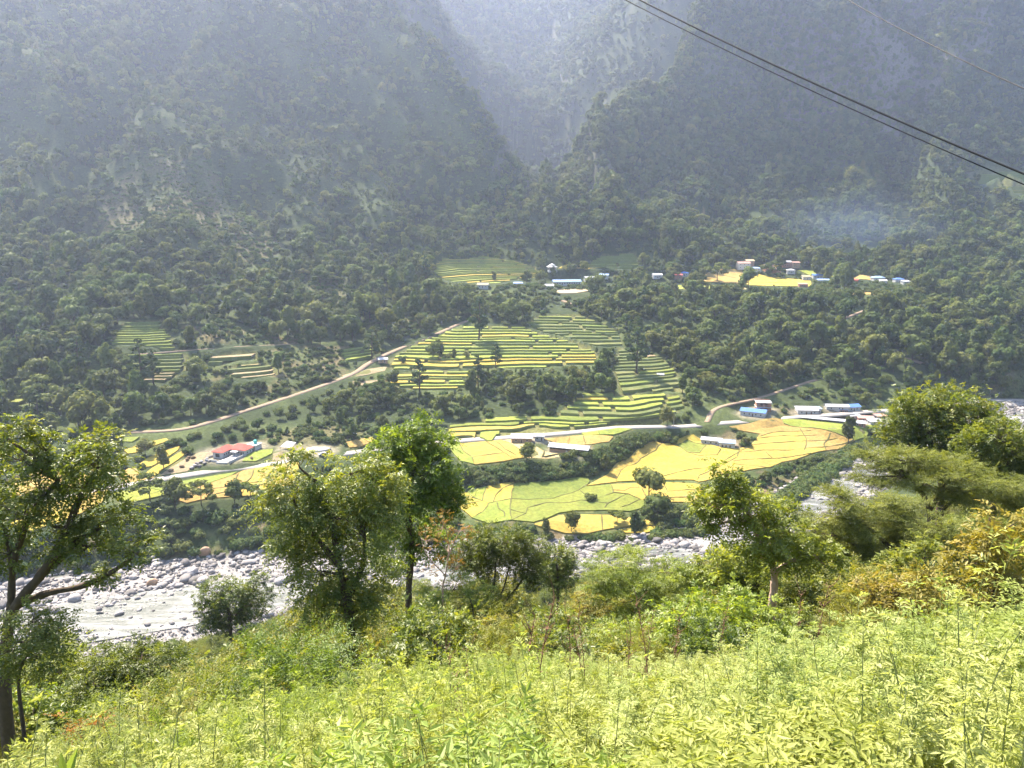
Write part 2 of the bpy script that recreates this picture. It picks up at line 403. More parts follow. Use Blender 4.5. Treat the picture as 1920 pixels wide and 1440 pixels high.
# ------------------------------------------------------------------ field plots (traced outlines, cut by bunds)
GOLD, YEL, LIME, GREEN, TAN, DULL, OCHRE, STRAW = 'gold', 'yellow', 'lime', 'green', 'tan', 'dull', 'ochre', 'straw'
BLOCKS = [
 dict(o=[(1100,912),(1125,899),(1140,890),(1160,868),(1195,845),(1225,829),(1240,834),(1275,825),(1300,817),(1318,822),(1345,842),(1385,845),(1412,832),(1425,816),(1367,804),(1450,792),(1515,786),(1575,797),(1600,801),(1640,807),(1625,820),(1590,835),(1570,845),(1540,848),(1500,860),(1465,868),(1445,878),(1395,885),(1370,890),(1310,905),(1300,902),(1240,902),(1160,904)],
      d=[[(1155,912),(1157,900),(1165,885),(1200,862),(1228,848),(1232,838),(1262,830),(1277,820)],[(1255,836),(1290,826),(1327,838),(1312,852),(1290,850),(1262,832)],[(1290,850),(1310,856),(1345,855),(1350,848),(1327,838)],
         [(1220,908),(1242,896),(1275,887),(1302,882),(1345,878),(1366,860),(1400,842)],[(1300,908),(1312,893),(1350,876),(1382,858),(1388,840)],[(1465,788),(1470,797),(1510,806),(1580,821),(1605,829)],[(1410,826),(1440,814),(1470,811),(1520,810)],
         [(1383,850),(1420,846),(1480,846),(1540,840),(1600,826)],[(1375,866),(1430,862),(1480,860),(1520,852)],[(1395,838),(1450,832),(1520,829),(1570,824)],[(1402,825),(1460,820),(1530,818)],[(1436,850),(1450,862),(1470,870)],[(1500,805),(1512,825),(1508,846)],[(1556,818),(1545,832),(1548,850)],[(1380,872),(1420,876),(1450,880)]],
      c=GOLD, s=[(1300,838,GREEN),(1318,853,LIME),(1320,830,YEL),(1615,812,LIME)]),
 dict(o=[(842,928),(875,926),(915,913),(975,906),(1050,901),(1100,896),(1106,904),(1099,914),(1150,909),(1240,907),(1300,908),(1322,913),(1325,925),(1300,945),(1255,944),(1215,941),(1205,955),(1180,960),(1135,958),(1080,959),(1048,965),(1020,976),(1000,982),(958,977),(915,984),(885,974),(862,955)],
      d=[[(872,922),(890,937),(905,942)],[(905,942),(907,930),(916,908)],[(889,936),(893,925),(908,914)],[(925,943),(930,930),(945,918),(980,902)],[(880,976),(905,962),(915,952),(918,946),(940,941),(958,938),(963,918),(966,904)],[(905,942),(917,946)],
         [(958,938),(990,939),(1040,936),(1070,926),(1090,916),(1112,904)],[(958,938),(957,958),(960,980)],[(957,957),(985,966),(988,955),(1020,946),(1060,946),(1090,941),(1110,943)],[(960,977),(985,966)],[(932,944),(935,955),(945,962),(948,980)],
         [(1088,922),(1100,932),(1118,937),(1150,926),(1175,928),(1200,939),(1218,942)],[(1145,906),(1150,918),(1150,927)],[(1150,922),(1172,922),(1182,916),(1202,916),(1215,941)],[(1175,928),(1155,940),(1140,946),(1130,962)],[(1200,939),(1165,952),(1152,962)],[(1110,943),(1140,946)],[(1245,904),(1250,925),(1290,922),(1325,920)],[(1220,940),(1260,934),(1312,936)],[(918,946),(925,943)],[(860,950),(885,945),(905,942)]],
      c=LIME, s=[(870,940,YEL),(890,958,YEL),(893,930,LIME),(903,930,LIME),(920,932,YEL),(950,925,YEL),(1010,920,GREEN),(1060,910,GREEN),(985,945,LIME),(1060,960,GREEN),(1020,955,GREEN),(970,965,GREEN),(1115,920,GOLD),(1160,915,YEL),(1190,930,LIME),(1230,925,GOLD),(1280,915,GOLD),(1280,930,GOLD),(1150,945,GREEN),(1115,950,GREEN),(1185,950,GREEN)]),
 dict(o=[(1000,986),(1020,978),(1050,968),(1095,966),(1140,967),(1170,971),(1205,976),(1224,978),(1228,986),(1180,989),(1150,993),(1100,1001),(1060,1003),(1010,992)], d=[[(1130,960),(1128,985),(1130,1003)],[(1055,962),(1065,985),(1080,1006)]], c=GOLD, s=[]),
 dict(o=[(1160,996),(1200,990),(1228,990),(1232,998),(1205,1001),(1165,1001)], d=[[(1198,985),(1200,1005)]], c=YEL, s=[]),
 dict(o=[(836,836),(870,833),(960,824),(985,831),(1010,838),(1028,848),(1062,856),(1100,861),(1096,864),(1030,863),(965,862),(930,870),(890,872),(862,866),(850,852)],
      d=[[(905,826),(930,840),(962,866)],[(940,826),(958,836),(978,848),(985,866)],[(858,832),(872,848),(885,858),(890,876)],[(925,826),(945,843),(968,856)],[(1000,832),(1020,845),(1015,866)],[(1040,848),(1042,856),(1035,866)],[(885,858),(920,853),(945,850)],[(1020,858),(1060,854)]],
      c=GOLD, s=[(865,850,LIME),(975,845,STRAW),(1000,850,STRAW),(1030,856,STRAW),(1060,860,STRAW)]),
 dict(o=[(1017,824),(1060,819),(1150,820),(1142,830),(1112,834),(1060,829)], d=[[(1045,818),(1040,830)],[(1070,816),(1066,832)],[(1092,816),(1100,836)]], c=OCHRE, s=[]),
 dict(o=[(1090,812),(1160,806),(1186,807),(1150,818),(1095,818)], d=[[(1120,806),(1125,820)]], c=LIME, s=[]),
 dict(o=[(258,874),(275,862),(300,850),(338,838),(333,847),(310,862),(285,876),(265,879)], d=[], c=YEL, s=[]),
 dict(o=[(270,892),(288,878),(320,860),(346,846),(359,843),(350,852),(325,869),(303,882),(294,893)], d=[[(275,880),(310,880)]], c=YEL, s=[]),
 dict(o=[(232,846),(262,834),(312,824),(318,828),(290,838),(262,849),(240,852)], d=[[(245,842),(290,833)],[(255,846),(300,838)]], c=YEL, s=[]),
 dict(o=[(215,830),(235,823),(262,823),(248,830)], d=[], c=LIME, s=[]),
 dict(o=[(240,880),(256,880),(266,892),(290,896),(262,902),(232,905),(222,895)], d=[[(240,876),(262,890),(262,906)]], c=OCHRE, s=[]),
 dict(o=[(300,891),(318,878),(345,862),(372,846),(392,844),(384,858),(372,872),(350,884)], d=[], c=TAN, s=[]),
 dict(o=[(212,928),(300,911),(380,899),(445,887),(432,894),(400,905),(345,922),(290,935),(255,942),(220,940)], d=[[(260,915),(300,922),(310,935)],[(330,905),(355,912),(360,925)],[(280,930),(330,915),(390,903)]], c=LIME, s=[]),
 dict(o=[(318,938),(350,924),(402,906),(440,892),(455,885),(500,878),(560,868),(560,905),(500,925),(470,932),(420,936),(350,945)], d=[[(455,880),(438,905),(430,940)],[(478,878),(470,900),(455,912)],[(350,930),(420,915),(470,908),(560,895)],[(400,930),(450,920),(500,908)],[(520,872),(505,900),(500,930)]], c=GOLD, s=[(340,935,OCHRE),(370,925,OCHRE)]),
 dict(o=[(20,985),(60,955),(130,935),(205,920),(190,945),(130,975),(60,1000)], d=[[(90,935),(110,960),(120,990)],[(150,925),(150,945),(140,980)]], c=GOLD, s=[]),
 dict(o=[(10,900),(100,872),(200,870),(205,895),(110,920),(20,935)], d=[[(100,865),(105,895),(110,930)],[(0,920),(100,895),(210,885)]], c=OCHRE, s=[]),
 dict(o=[(464,857),(490,847),(512,845),(510,853),(480,868),(455,870)], d=[], c=LIME, s=[]),
 dict(o=[(512,852),(545,846),(552,850),(540,862),(510,866)], d=[], c=TAN, s=[]),
 dict(o=[(648,832),(680,824),(700,820),(705,828),(680,835),(655,838)], d=[[(660,826),(675,840)],[(676,822),(695,834)]], c=OCHRE, s=[]),
 # village shelf
 dict(o=[(1312,528),(1326,512),(1350,506),(1396,506),(1445,520),(1520,527),(1522,538),(1440,537),(1370,531)], d=[[(1318,520),(1360,518),(1380,522)],[(1390,502),(1400,520),(1395,540)],[(1400,530),(1470,531),(1525,533)]], c=YEL, s=[(1340,524,OCHRE)]),
 dict(o=[(1422,498),(1455,492),(1476,496),(1450,501)], d=[], c=YEL, s=[]),
 dict(o=[(1495,508),(1540,506),(1600,513),(1570,519),(1525,519)], d=[[(1530,503),(1540,522)]], c=LIME, s=[]),
 dict(o=[(1560,519),(1600,515),(1650,520),(1630,525),(1580,524)], d=[], c=OCHRE, s=[]),
 dict(o=[(1046,500),(1070,496),(1100,499),(1128,503),(1100,506),(1060,505)], d=[], c=GOLD, s=[]),
 dict(o=[(1262,536),(1300,537),(1340,536),(1330,542),(1270,543)], d=[], c=LIME, s=[]),
 dict(o=[(1376,541),(1398,540),(1400,543),(1376,545)], d=[], c=STRAW, s=[]),
 dict(o=[(1590,548),(1680,547),(1690,552),(1600,553)], d=[], c=OCHRE, s=[]),
 dict(o=[(640,702),(700,690),(726,686),(722,695),(680,706),(648,710)], d=[], c=TAN, s=[]),
 dict(o=[(660,716),(730,712),(722,722),(665,725)], d=[], c=TAN, s=[]),
]
# terraced ground: strips along the contours.  step = rise of one terrace
TERR = [
 dict(o=[(838,825),(836,802),(862,790),(960,783),(1040,778),(1078,750),(1096,738),(1180,738),(1280,742),(1285,762),(1262,780),(1225,795),(1150,803),(1000,812),(900,822)], step=0.85, pal=[LIME,LIME,GREEN,GREEN,YEL,LIME,GREEN,DULL], low=[OCHRE,YEL,LIME,LIME,GOLD], cut=26),
 dict(o=[(728,690),(735,670),(790,640),(852,616),(900,612),(985,612),(1000,622),(1110,652),(1125,670),(1120,682),(1060,684),(1000,690),(880,690)], step=0.95, pal=[LIME,GREEN,LIME,GREEN,GREEN,YEL,DULL,LIME], low=[YEL,LIME,LIME], cut=45),
 dict(o=[(730,722),(732,702),(780,697),(830,694),(905,697),(895,722),(850,730),(790,732)], step=0.9, pal=[LIME,YEL,LIME,GREEN], low=[YEL,LIME], cut=30),
 dict(o=[(1160,650),(1240,668),(1272,700),(1284,735),(1160,735),(1150,690)], step=1.0, pal=[DULL,DULL,TAN,GREEN,DULL], low=[DULL,GREEN], cut=30),
 dict(o=[(985,606),(1010,592),(1090,590),(1160,620),(1170,648),(1120,650),(1010,620)], step=1.05, pal=[DULL,GREEN,DULL], low=[DULL], cut=25),
 dict(o=[(206,648),(232,604),(300,600),(316,620),(334,652),(300,652)], step=1.1, pal=[LIME,LIME,GREEN], low=[LIME,YEL], cut=28),
 dict(o=[(236,662),(345,664),(350,690),(330,702),(312,716),(268,716)], step=1.05, pal=[DULL,GREEN,DULL,TAN], low=[TAN], cut=30),
 dict(o=[(420,692),(450,684),(515,682),(522,704),(470,710),(432,706)], step=1.1, pal=[TAN,DULL,STRAW], low=[TAN], cut=30),
 dict(o=[(372,676),(480,658),(490,672),(400,684)], step=1.6, pal=[DULL,TAN], low=[DULL], cut=40),
 dict(o=[(636,668),(640,655),(700,648),(716,655),(700,668),(650,676)], step=0.9, pal=[LIME,TAN,LIME], low=[LIME], cut=20),
 dict(o=[(4,760),(10,726),(52,726),(48,758)], step=1.1, pal=[GREEN,LIME,DULL], low=[GREEN], cut=20),
 dict(o=[(806,505),(832,482),(905,480),(960,488),(1005,500),(1012,520),(960,526),(935,532),(840,528)], step=0.95, pal=[LIME,LIME,GREEN,YEL], low=[LIME,YEL], cut=40),
 dict(o=[(1092,500),(1130,478),(1190,474),(1210,492),(1180,504)], step=1.8, pal=[GREEN,DULL,GREEN], low=[GREEN], cut=40),
 dict(o=[(1868,364),(1885,350),(1960,345),(1960,368)], step=3.0, pal=[YEL,LIME], low=[YEL], cut=60),
 dict(o=[(1660,408),(1668,396),(1705,394),(1730,404),(1715,412)], step=2.6, pal=[TAN,YEL,LIME], low=[YEL], cut=50),
 dict(o=[(1800,345),(1850,325),(1960,315),(1960,340),(1860,350)], step=3.5, pal=[GREEN,LIME], low=[GREEN], cut=60),
]
for b in BLOCKS: b['w'] = hits(b['o'])
for b in TERR: b['w'] = hits(b['o'])
# building pads: px, py, Y comes from the ground; radius kept clear of trees and levelled
PADS = [(430,852,17),(468,838,10),(540,840,7),(594,846,11),(978,826,9),(1012,824,7),(1068,846,13),(1345,834,12),(1414,778,12),(1430,768,9),(1512,775,10),(1568,768,9),(1594,769,9),(1550,792,15),(1620,790,14),
        (1065,530,18),(1035,505,9),(1030,540,8),(970,536,8),(908,538,8),(1115,524,9),(1135,520,8),(1235,520,8),(1278,520,9),(1398,502,11),(1415,507,8),(1445,507,9),(1482,498,9),(1486,508,8),(1512,523,8),(1535,526,9),(1600,530,8),(1650,527,9),(1685,529,9),(1070,548,16),(718,678,7),(1238,706,5)]
PADW = [(*hit(p[0], p[1]), p[2]) for p in PADS]
keepflat = np.zeros(MX.shape, bool)
for b in BLOCKS + TERR: keepflat |= inpoly(MX, MY, b['w'])
for p in PADW: keepflat |= np.hypot(MX - p[0], MY - p[1]) < p[3]
relief[keepflat] = 0
for rd, hw in ((ROAD, 4.0), (TRACK, 3.0), (PATH3, 2.0), (PATH4, 2.0), (PATH5, 2.0), (PATH6, 2.0), (PATH7, 2.5)):
    dd, tt = polydist(MX, MY, rd)
    zz = np.interp(tt, np.arange(len(rd)), rd[:, 2])
    k = 1 - smooth(hw, hw + 4, dd)
    G1 = np.where(k > 0, (G0 + relief) * (1 - k) + (zz - 0.12) * k, G1 if rd is not ROAD else G0 + relief)
    G0 = np.where(k > 0, G0 * (1 - k) + (zz - 0.12) * k, G0)
G1 = G0 + relief
for p in PADW:
    d = np.hypot(MX - p[0], MY - p[1]); k = 1 - smooth(p[3] * 0.7, p[3] * 1.2, d)
    G1 = G1 * (1 - k) + p[2] * k

for b in TERR:
    G1 = np.where(inpoly(MX, MY, b['w']), G1 - 1.0 * b['step'], G1)
# ---- ground colours (what grows or lies there)
C = np.zeros(MX.shape + (3,))
forest_floor = np.array([0.038, 0.052, 0.020]); grass = np.array([0.085, 0.105, 0.036]); drygrass = np.array([0.135, 0.105, 0.055])
rock = np.array([0.13, 0.115, 0.095]); gravel = np.array([0.25, 0.23, 0.215]); soil = np.array([0.20, 0.14, 0.085]); bund = np.array([0.14, 0.135, 0.048])
n1 = fbm(MX / 30, MY / 30, 71, 4); n2 = fbm(MX / 8, MY / 8, 73, 3)
C[:] = forest_floor
def lay(mask, col):
    global C
    C = C * (1 - mask[..., None]) + col * mask[..., None]
lay(smooth(-0.1, 0.35, n1) * 0.8 * (1 - 0.75 * smooth(560, 640, MY)), grass)
lay(smooth(560, 640, MY) * smooth(60, -20, MX) * 0.8, np.array([0.042, 0.056, 0.019]))
gy, gx = np.gradient(G1, GY, GX)
steep = np.hypot(gx, gy)
CLIFF = hits([(1430, 10), (1450, 180), (1530, 260), (1640, 240), (1760, 200), (1860, 120), (1850, -60), (1500, -80)])
lay(np.maximum(inpoly(MX, MY, CLIFF) * smooth(0.9, 1.4, steep + 0.3 * n2), 0.5 * smooth(2.0, 2.6, steep)) * smooth(600, 700, MY), rock)
GRASSY = [([(170,470),(185,380),(290,330),(400,340),(470,400),(540,470),(470,500),(330,440),(240,490)], 0.7), ([(560,545),(640,520),(680,560),(640,600),(570,590)], 0.6),
          ([(345,610),(450,620),(560,640),(560,650),(350,650)], 0.9), ([(380,690),(560,650),(660,650),(640,690),(530,712),(380,712)], 1.0), ([(480,830),(560,800),(700,800),(720,830),(560,845)], 0.6),
          ([(540,705),(600,690),(660,695),(600,730),(470,765),(440,760)], 0.6), ([(1440,770),(1490,760),(1500,780),(1450,785)], 0.9), ([(1380,905),(1440,895),(1510,885),(1520,900),(1480,935),(1430,960),(1380,940)], 1.0),
          ([(1366,805),(1425,816),(1412,834),(1384,846),(1345,842),(1330,820)], 1.0), ([(1030,815),(1120,820),(1110,845),(1030,835)], 0.8), ([(1290,398),(1320,380),(1345,420),(1320,425)], 1.0),
          ([(860,985),(1000,990),(1170,1003),(1320,985),(1310,1010),(1100,1018),(950,1005)], 0.8), ([(700,585),(780,575),(830,600),(760,620),(690,615)], 0.7)]
lay(ribm * smooth(-0.2, 0.25, n2) * 0.7 * (MX < 20), grass * 0.75)
GRW = [(hits(g[0]), g[1]) for g in GRASSY]
for w_, k_ in GRW:
    m = inpoly(MX, MY, w_).astype(float) * k_
    lay(m * 0.8, grass * 0.95); lay(m * smooth(-0.35, 0.2, n1 + 0.6 * n2) * 0.9, drygrass)
for b in BLOCKS + TERR: lay(inpoly(MX, MY, b['w']).astype(float) * 0.9, bund)
near_m = (RIVX < -RIVW).astype(float)
lay(near_m * smooth(-0.2, 0.4, n2), np.array([0.07, 0.085, 0.03]))
lay((np.abs(RIVX) < RIVW + 1.5).astype(float), gravel)
lay(((RIVX > RIVW + 1.5) & (RIVX < RIVW + 14)).astype(float) * 0.5 * smooth(0.1, 0.4, n2), soil)
for p in PADW[:15]:
    lay((1 - smooth(p[3] * 0.6, p[3] * 0.95, np.hypot(MX - p[0], MY - p[1]))) * 0.8, np.array([0.24, 0.205, 0.15]))

gm, gn, gl = nmat('ground')
gb = gn['Principled BSDF']; gb.inputs['Roughness'].default_value = 0.95; gb.inputs['Specular IOR Level'].default_value = 0.1
ga = gn.new('ShaderNodeAttribute'); ga.attribute_name = 'Col'
gt = gn.new('ShaderNodeTexCoord')
gz = gn.new('ShaderNodeTexNoise'); gz.inputs['Scale'].default_value = 0.6; gz.inputs['Detail'].default_value = 4; gz.inputs['Roughness'].default_value = 0.65
gl.new(gt.outputs['Object'], gz.inputs['Vector'])
gmul = gn.new('ShaderNodeMath'); gmul.operation = 'MULTIPLY_ADD'; gmul.inputs[1].default_value = 2.2; gmul.inputs[2].default_value = -0.1
gl.new(gz.outputs['Fac'], gmul.inputs[0])
gmx = gn.new('ShaderNodeVectorMath'); gmx.operation = 'SCALE'
gl.new(ga.outputs['Color'], gmx.inputs[0]); gl.new(gmul.outputs[0], gmx.inputs['Scale']); gl.new(gmx.outputs[0], gb.inputs['Base Color'])
gbp = gn.new('ShaderNodeBump'); gbp.inputs['Strength'].default_value = 0.6; gbp.inputs['Distance'].default_value = 0.5
gl.new(gz.outputs['Fac'], gbp.inputs['Height']); gl.new(gbp.outputs[0], gb.inputs['Normal'])

ny, nx = MX.shape
idx = np.arange(ny * nx).reshape(ny, nx)
quads = np.stack([idx[:-1, :-1], idx[:-1, 1:], idx[1:, 1:], idx[1:, :-1]], -1)
fc = np.where(RIVX[:-1, :-1] < 0, 0, np.where(G1[:-1, :-1] + 0 * MX[:-1, :-1] < 66, 1, 2))
fc = np.where((fc == 2) & (MY[:-1, :-1] < 470) & (MX[:-1, :-1] > -120), 1, fc)
PT = np.stack([MX, MY, G1], -1).reshape(-1, 3); CC = np.c_[C.reshape(-1, 3), np.ones(ny * nx)]
for k, nm in enumerate(('near_hillside', 'valley_ground', 'mountain_ground')):
    f = quads[fc == k]
    u, inv = np.unique(f.ravel(), return_inverse=True)
    obj(nm, mesh_np(nm, PT[u], inv.reshape(-1, 4), (gm,), {'Col': ('FLOAT_COLOR', CC[u])}, True), kind='structure')
def gz_at(x, y): return bil(G1, x, y)

# ---- roads as sheets on the ground
def ribbon(name, P, w, mat, lift=0.12, skirt=0.5):
    t = np.gradient(P[:, :2], axis=0); t /= np.hypot(t[:, 0], t[:, 1])[:, None]
    nrm = np.c_[-t[:, 1], t[:, 0]]
    wv = w * (1 + 0.12 * fbm(np.arange(len(P)) / 5.0, np.zeros(len(P)), 3, 2))
    L = P[:, :2] + nrm * wv[:, None] / 2; Rr = P[:, :2] - nrm * wv[:, None] / 2
    z = P[:, 2] + lift
    rows = [np.c_[L, z - skirt], np.c_[L, z], np.c_[P[:, :2], z + 0.05], np.c_[Rr, z], np.c_[Rr, z - skirt]]
    v = np.stack(rows, 1).reshape(-1, 3)
    f = []
    for i in range(len(P) - 1):
        for k in range(4): f.append([i * 5 + k, i * 5 + k + 1, i * 5 + 6 + k, i * 5 + 5 + k])
    return obj(name, mesh_np(name, v, np.array(f)[:, ::-1], (mat,)), kind='structure')
M_ROAD = simple('road_gravel', (0.31, 0.28, 0.25), 0.9, 0.22, 0.5, 0.1)
M_DIRT = simple('dirt_track', (0.25, 0.185, 0.13), 0.95, 0.25, 0.5, 0.1)
ribbon('road', ROAD, 5.6, M_ROAD); ribbon('dirt_road', TRACK, 3.6, M_DIRT)
ribbon('footpath', PATH3, 1.6, M_DIRT); ribbon('dirt_road', PATH4, 2.6, M_DIRT); ribbon('dirt_road', PATH5, 2.6, M_DIRT); ribbon('footpath', PATH6, 3.0, M_DIRT); ribbon('dirt_road', PATH7, 4.0, M_DIRT)

# ---- crops
def cropmat(name, a, b, c):
    m, n, l = nmat(name)
    bs = n['Principled BSDF']; bs.inputs['Roughness'].default_value = 0.9; bs.inputs['Specular IOR Level'].default_value = 0.1
    tc = n.new('ShaderNodeTexCoord'); oi = n.new('ShaderNodeObjectInfo')
    z1 = n.new('ShaderNodeTexNoise'); z1.inputs['Scale'].default_value = 0.14; z1.inputs['Detail'].default_value = 6; z1.inputs['Roughness'].default_value = 0.6
    z2 = n.new('ShaderNodeTexNoise'); z2.inputs['Scale'].default_value = 0.75; z2.inputs['Detail'].default_value = 5; z2.inputs['Roughness'].default_value = 0.7
    l.new(tc.outputs['Object'], z1.inputs['Vector']); l.new(tc.outputs['Object'], z2.inputs['Vector'])
    ad = n.new('ShaderNodeMath'); ad.operation = 'MULTIPLY_ADD'; ad.inputs[1].default_value = 0.5
    sb = n.new('ShaderNodeMath'); sb.operation = 'MULTIPLY_ADD'; sb.inputs[1].default_value = 2.0; sb.inputs[2].default_value = -0.75
    l.new(z1.outputs['Fac'], sb.inputs[0]); l.new(oi.outputs['Random'], ad.inputs[0]); l.new(sb.outputs[0], ad.inputs[2])
    cr = n.new('ShaderNodeValToRGB'); e = cr.color_ramp.elements
    e[0].color = (*a, 1); e[1].color = (*c, 1); x = e.new(0.5); x.color = (*b, 1)
    l.new(ad.outputs[0], cr.inputs['Fac'])
    mu = n.new('ShaderNodeMath'); mu.operation = 'MULTIPLY_ADD'; mu.inputs[1].default_value = 1.5; mu.inputs[2].default_value = 0.25
    l.new(z2.outputs['Fac'], mu.inputs[0])
    vs = n.new('ShaderNodeVectorMath'); vs.operation = 'SCALE'; l.new(cr.outputs['Color'], vs.inputs[0]); l.new(mu.outputs[0], vs.inputs['Scale'])
    l.new(vs.outputs[0], bs.inputs['Base Color'])
    bp = n.new('ShaderNodeBump'); bp.inputs['Strength'].default_value = 0.5; bp.inputs['Distance'].default_value = 0.25
    l.new(z2.outputs['Fac'], bp.inputs['Height']); l.new(bp.outputs[0], bs.inputs['Normal'])
    return m
CROP = {GOLD: cropmat('rice_gold', (0.31, 0.215, 0.05), (0.355, 0.26, 0.058), (0.385, 0.295, 0.07)),
        YEL: cropmat('rice_yellow', (0.30, 0.225, 0.04), (0.355, 0.27, 0.048), (0.395, 0.305, 0.06)),
        LIME: cropmat('rice_lime', (0.165, 0.20, 0.04), (0.205, 0.235, 0.043), (0.255, 0.262, 0.048)),
        GREEN: cropmat('rice_green', (0.105, 0.14, 0.03), (0.145, 0.17, 0.035), (0.185, 0.195, 0.04)),
        TAN: cropmat('stubble', (0.22, 0.165, 0.10), (0.26, 0.20, 0.115), (0.28, 0.23, 0.135)),
        DULL: cropmat('millet', (0.075, 0.095, 0.03), (0.105, 0.125, 0.04), (0.15, 0.15, 0.055)),
        OCHRE: cropmat('rice_ochre', (0.29, 0.19, 0.06), (0.33, 0.225, 0.07), (0.36, 0.26, 0.09)),
        STRAW: cropmat('straw_field', (0.34, 0.25, 0.12), (0.38, 0.29, 0.14), (0.41, 0.325, 0.16))}
CROPH = {GOLD: .40, YEL: .42, LIME: .40, GREEN: .40, TAN: .10, DULL: .4, OCHRE: .36, STRAW: .12}
MASKP = []                            # where no wild tree grows
def wavy(line, amp, seed):
    out = []
    for i in range(len(line) - 1):
        (x0, y0), (x1, y1) = line[i][:2], line[i + 1][:2]
        L = math.hypot(x1 - x0, y1 - y0); n = max(1, int(L / 3.0))
        for k in range(n):
            t = k / n; out.append((x0 + (x1 - x0) * t, y0 + (y1 - y0) * t))
    out.append(tuple(line[-1][:2]))
    o = np.array(out)
    w = np.c_[fbm(o[:, 0] / 9, o[:, 1] / 9, seed, 3), fbm(o[:, 0] / 9 + 50, o[:, 1] / 9, seed + 1, 3)] * amp
    k = np.arange(len(o)); w *= np.clip(np.minimum(k, len(o) - 1 - k) / 3.0, 0, 1)[:, None]
    return o + w
def slab(name, V2, T, crop, gap, lift=None):
    """crop standing on one plot: top surface, sides down to the ground"""
    V2 = np.array(V2, float); T = np.array(T)
    e = {}
    for a, b, c in T:
        for p, q in ((a, b), (b, c), (c, a)):
            e[(p, q)] = 1
    bd = [(p, q) for (p, q) in e if (q, p) not in e]
    nrm = np.zeros_like(V2)
    for p, q in bd:
        d = V2[q] - V2[p]; d = d / (np.hypot(*d) + 1e-9)
        nrm[p] += (-d[1], d[0]); nrm[q] += (-d[1], d[0])
    ln = np.hypot(nrm[:, 0], nrm[:, 1])
    V = V2.copy(); m = ln > 1e-6
    V[m] += nrm[m] / ln[m][:, None] * gap
    h = CROPH[crop]
    g = gz_at(V[:, 0], V[:, 1])
    top = np.c_[V, g + h + 0.10 * fbm(V[:, 0] / 2.5, V[:, 1] / 2.5, 12, 2) * (h > 0.3)]
    bot = np.c_[V, g - 0.8]
    n = len(V)
    faces = [list(t) for t in T] + [[q, p, p + n, q + n] for p, q in bd]
    o = obj(name, mesh_np(name, np.r_[top, bot], faces, (CROP[crop],)), kind='structure')
    return o
PLOTN = {GOLD: 'rice_paddy', YEL: 'rice_paddy', LIME: 'rice_paddy', GREEN: 'rice_paddy', TAN: 'stubble_field', DULL: 'terrace_field', OCHRE: 'rice_paddy', STRAW: 'straw_field'}
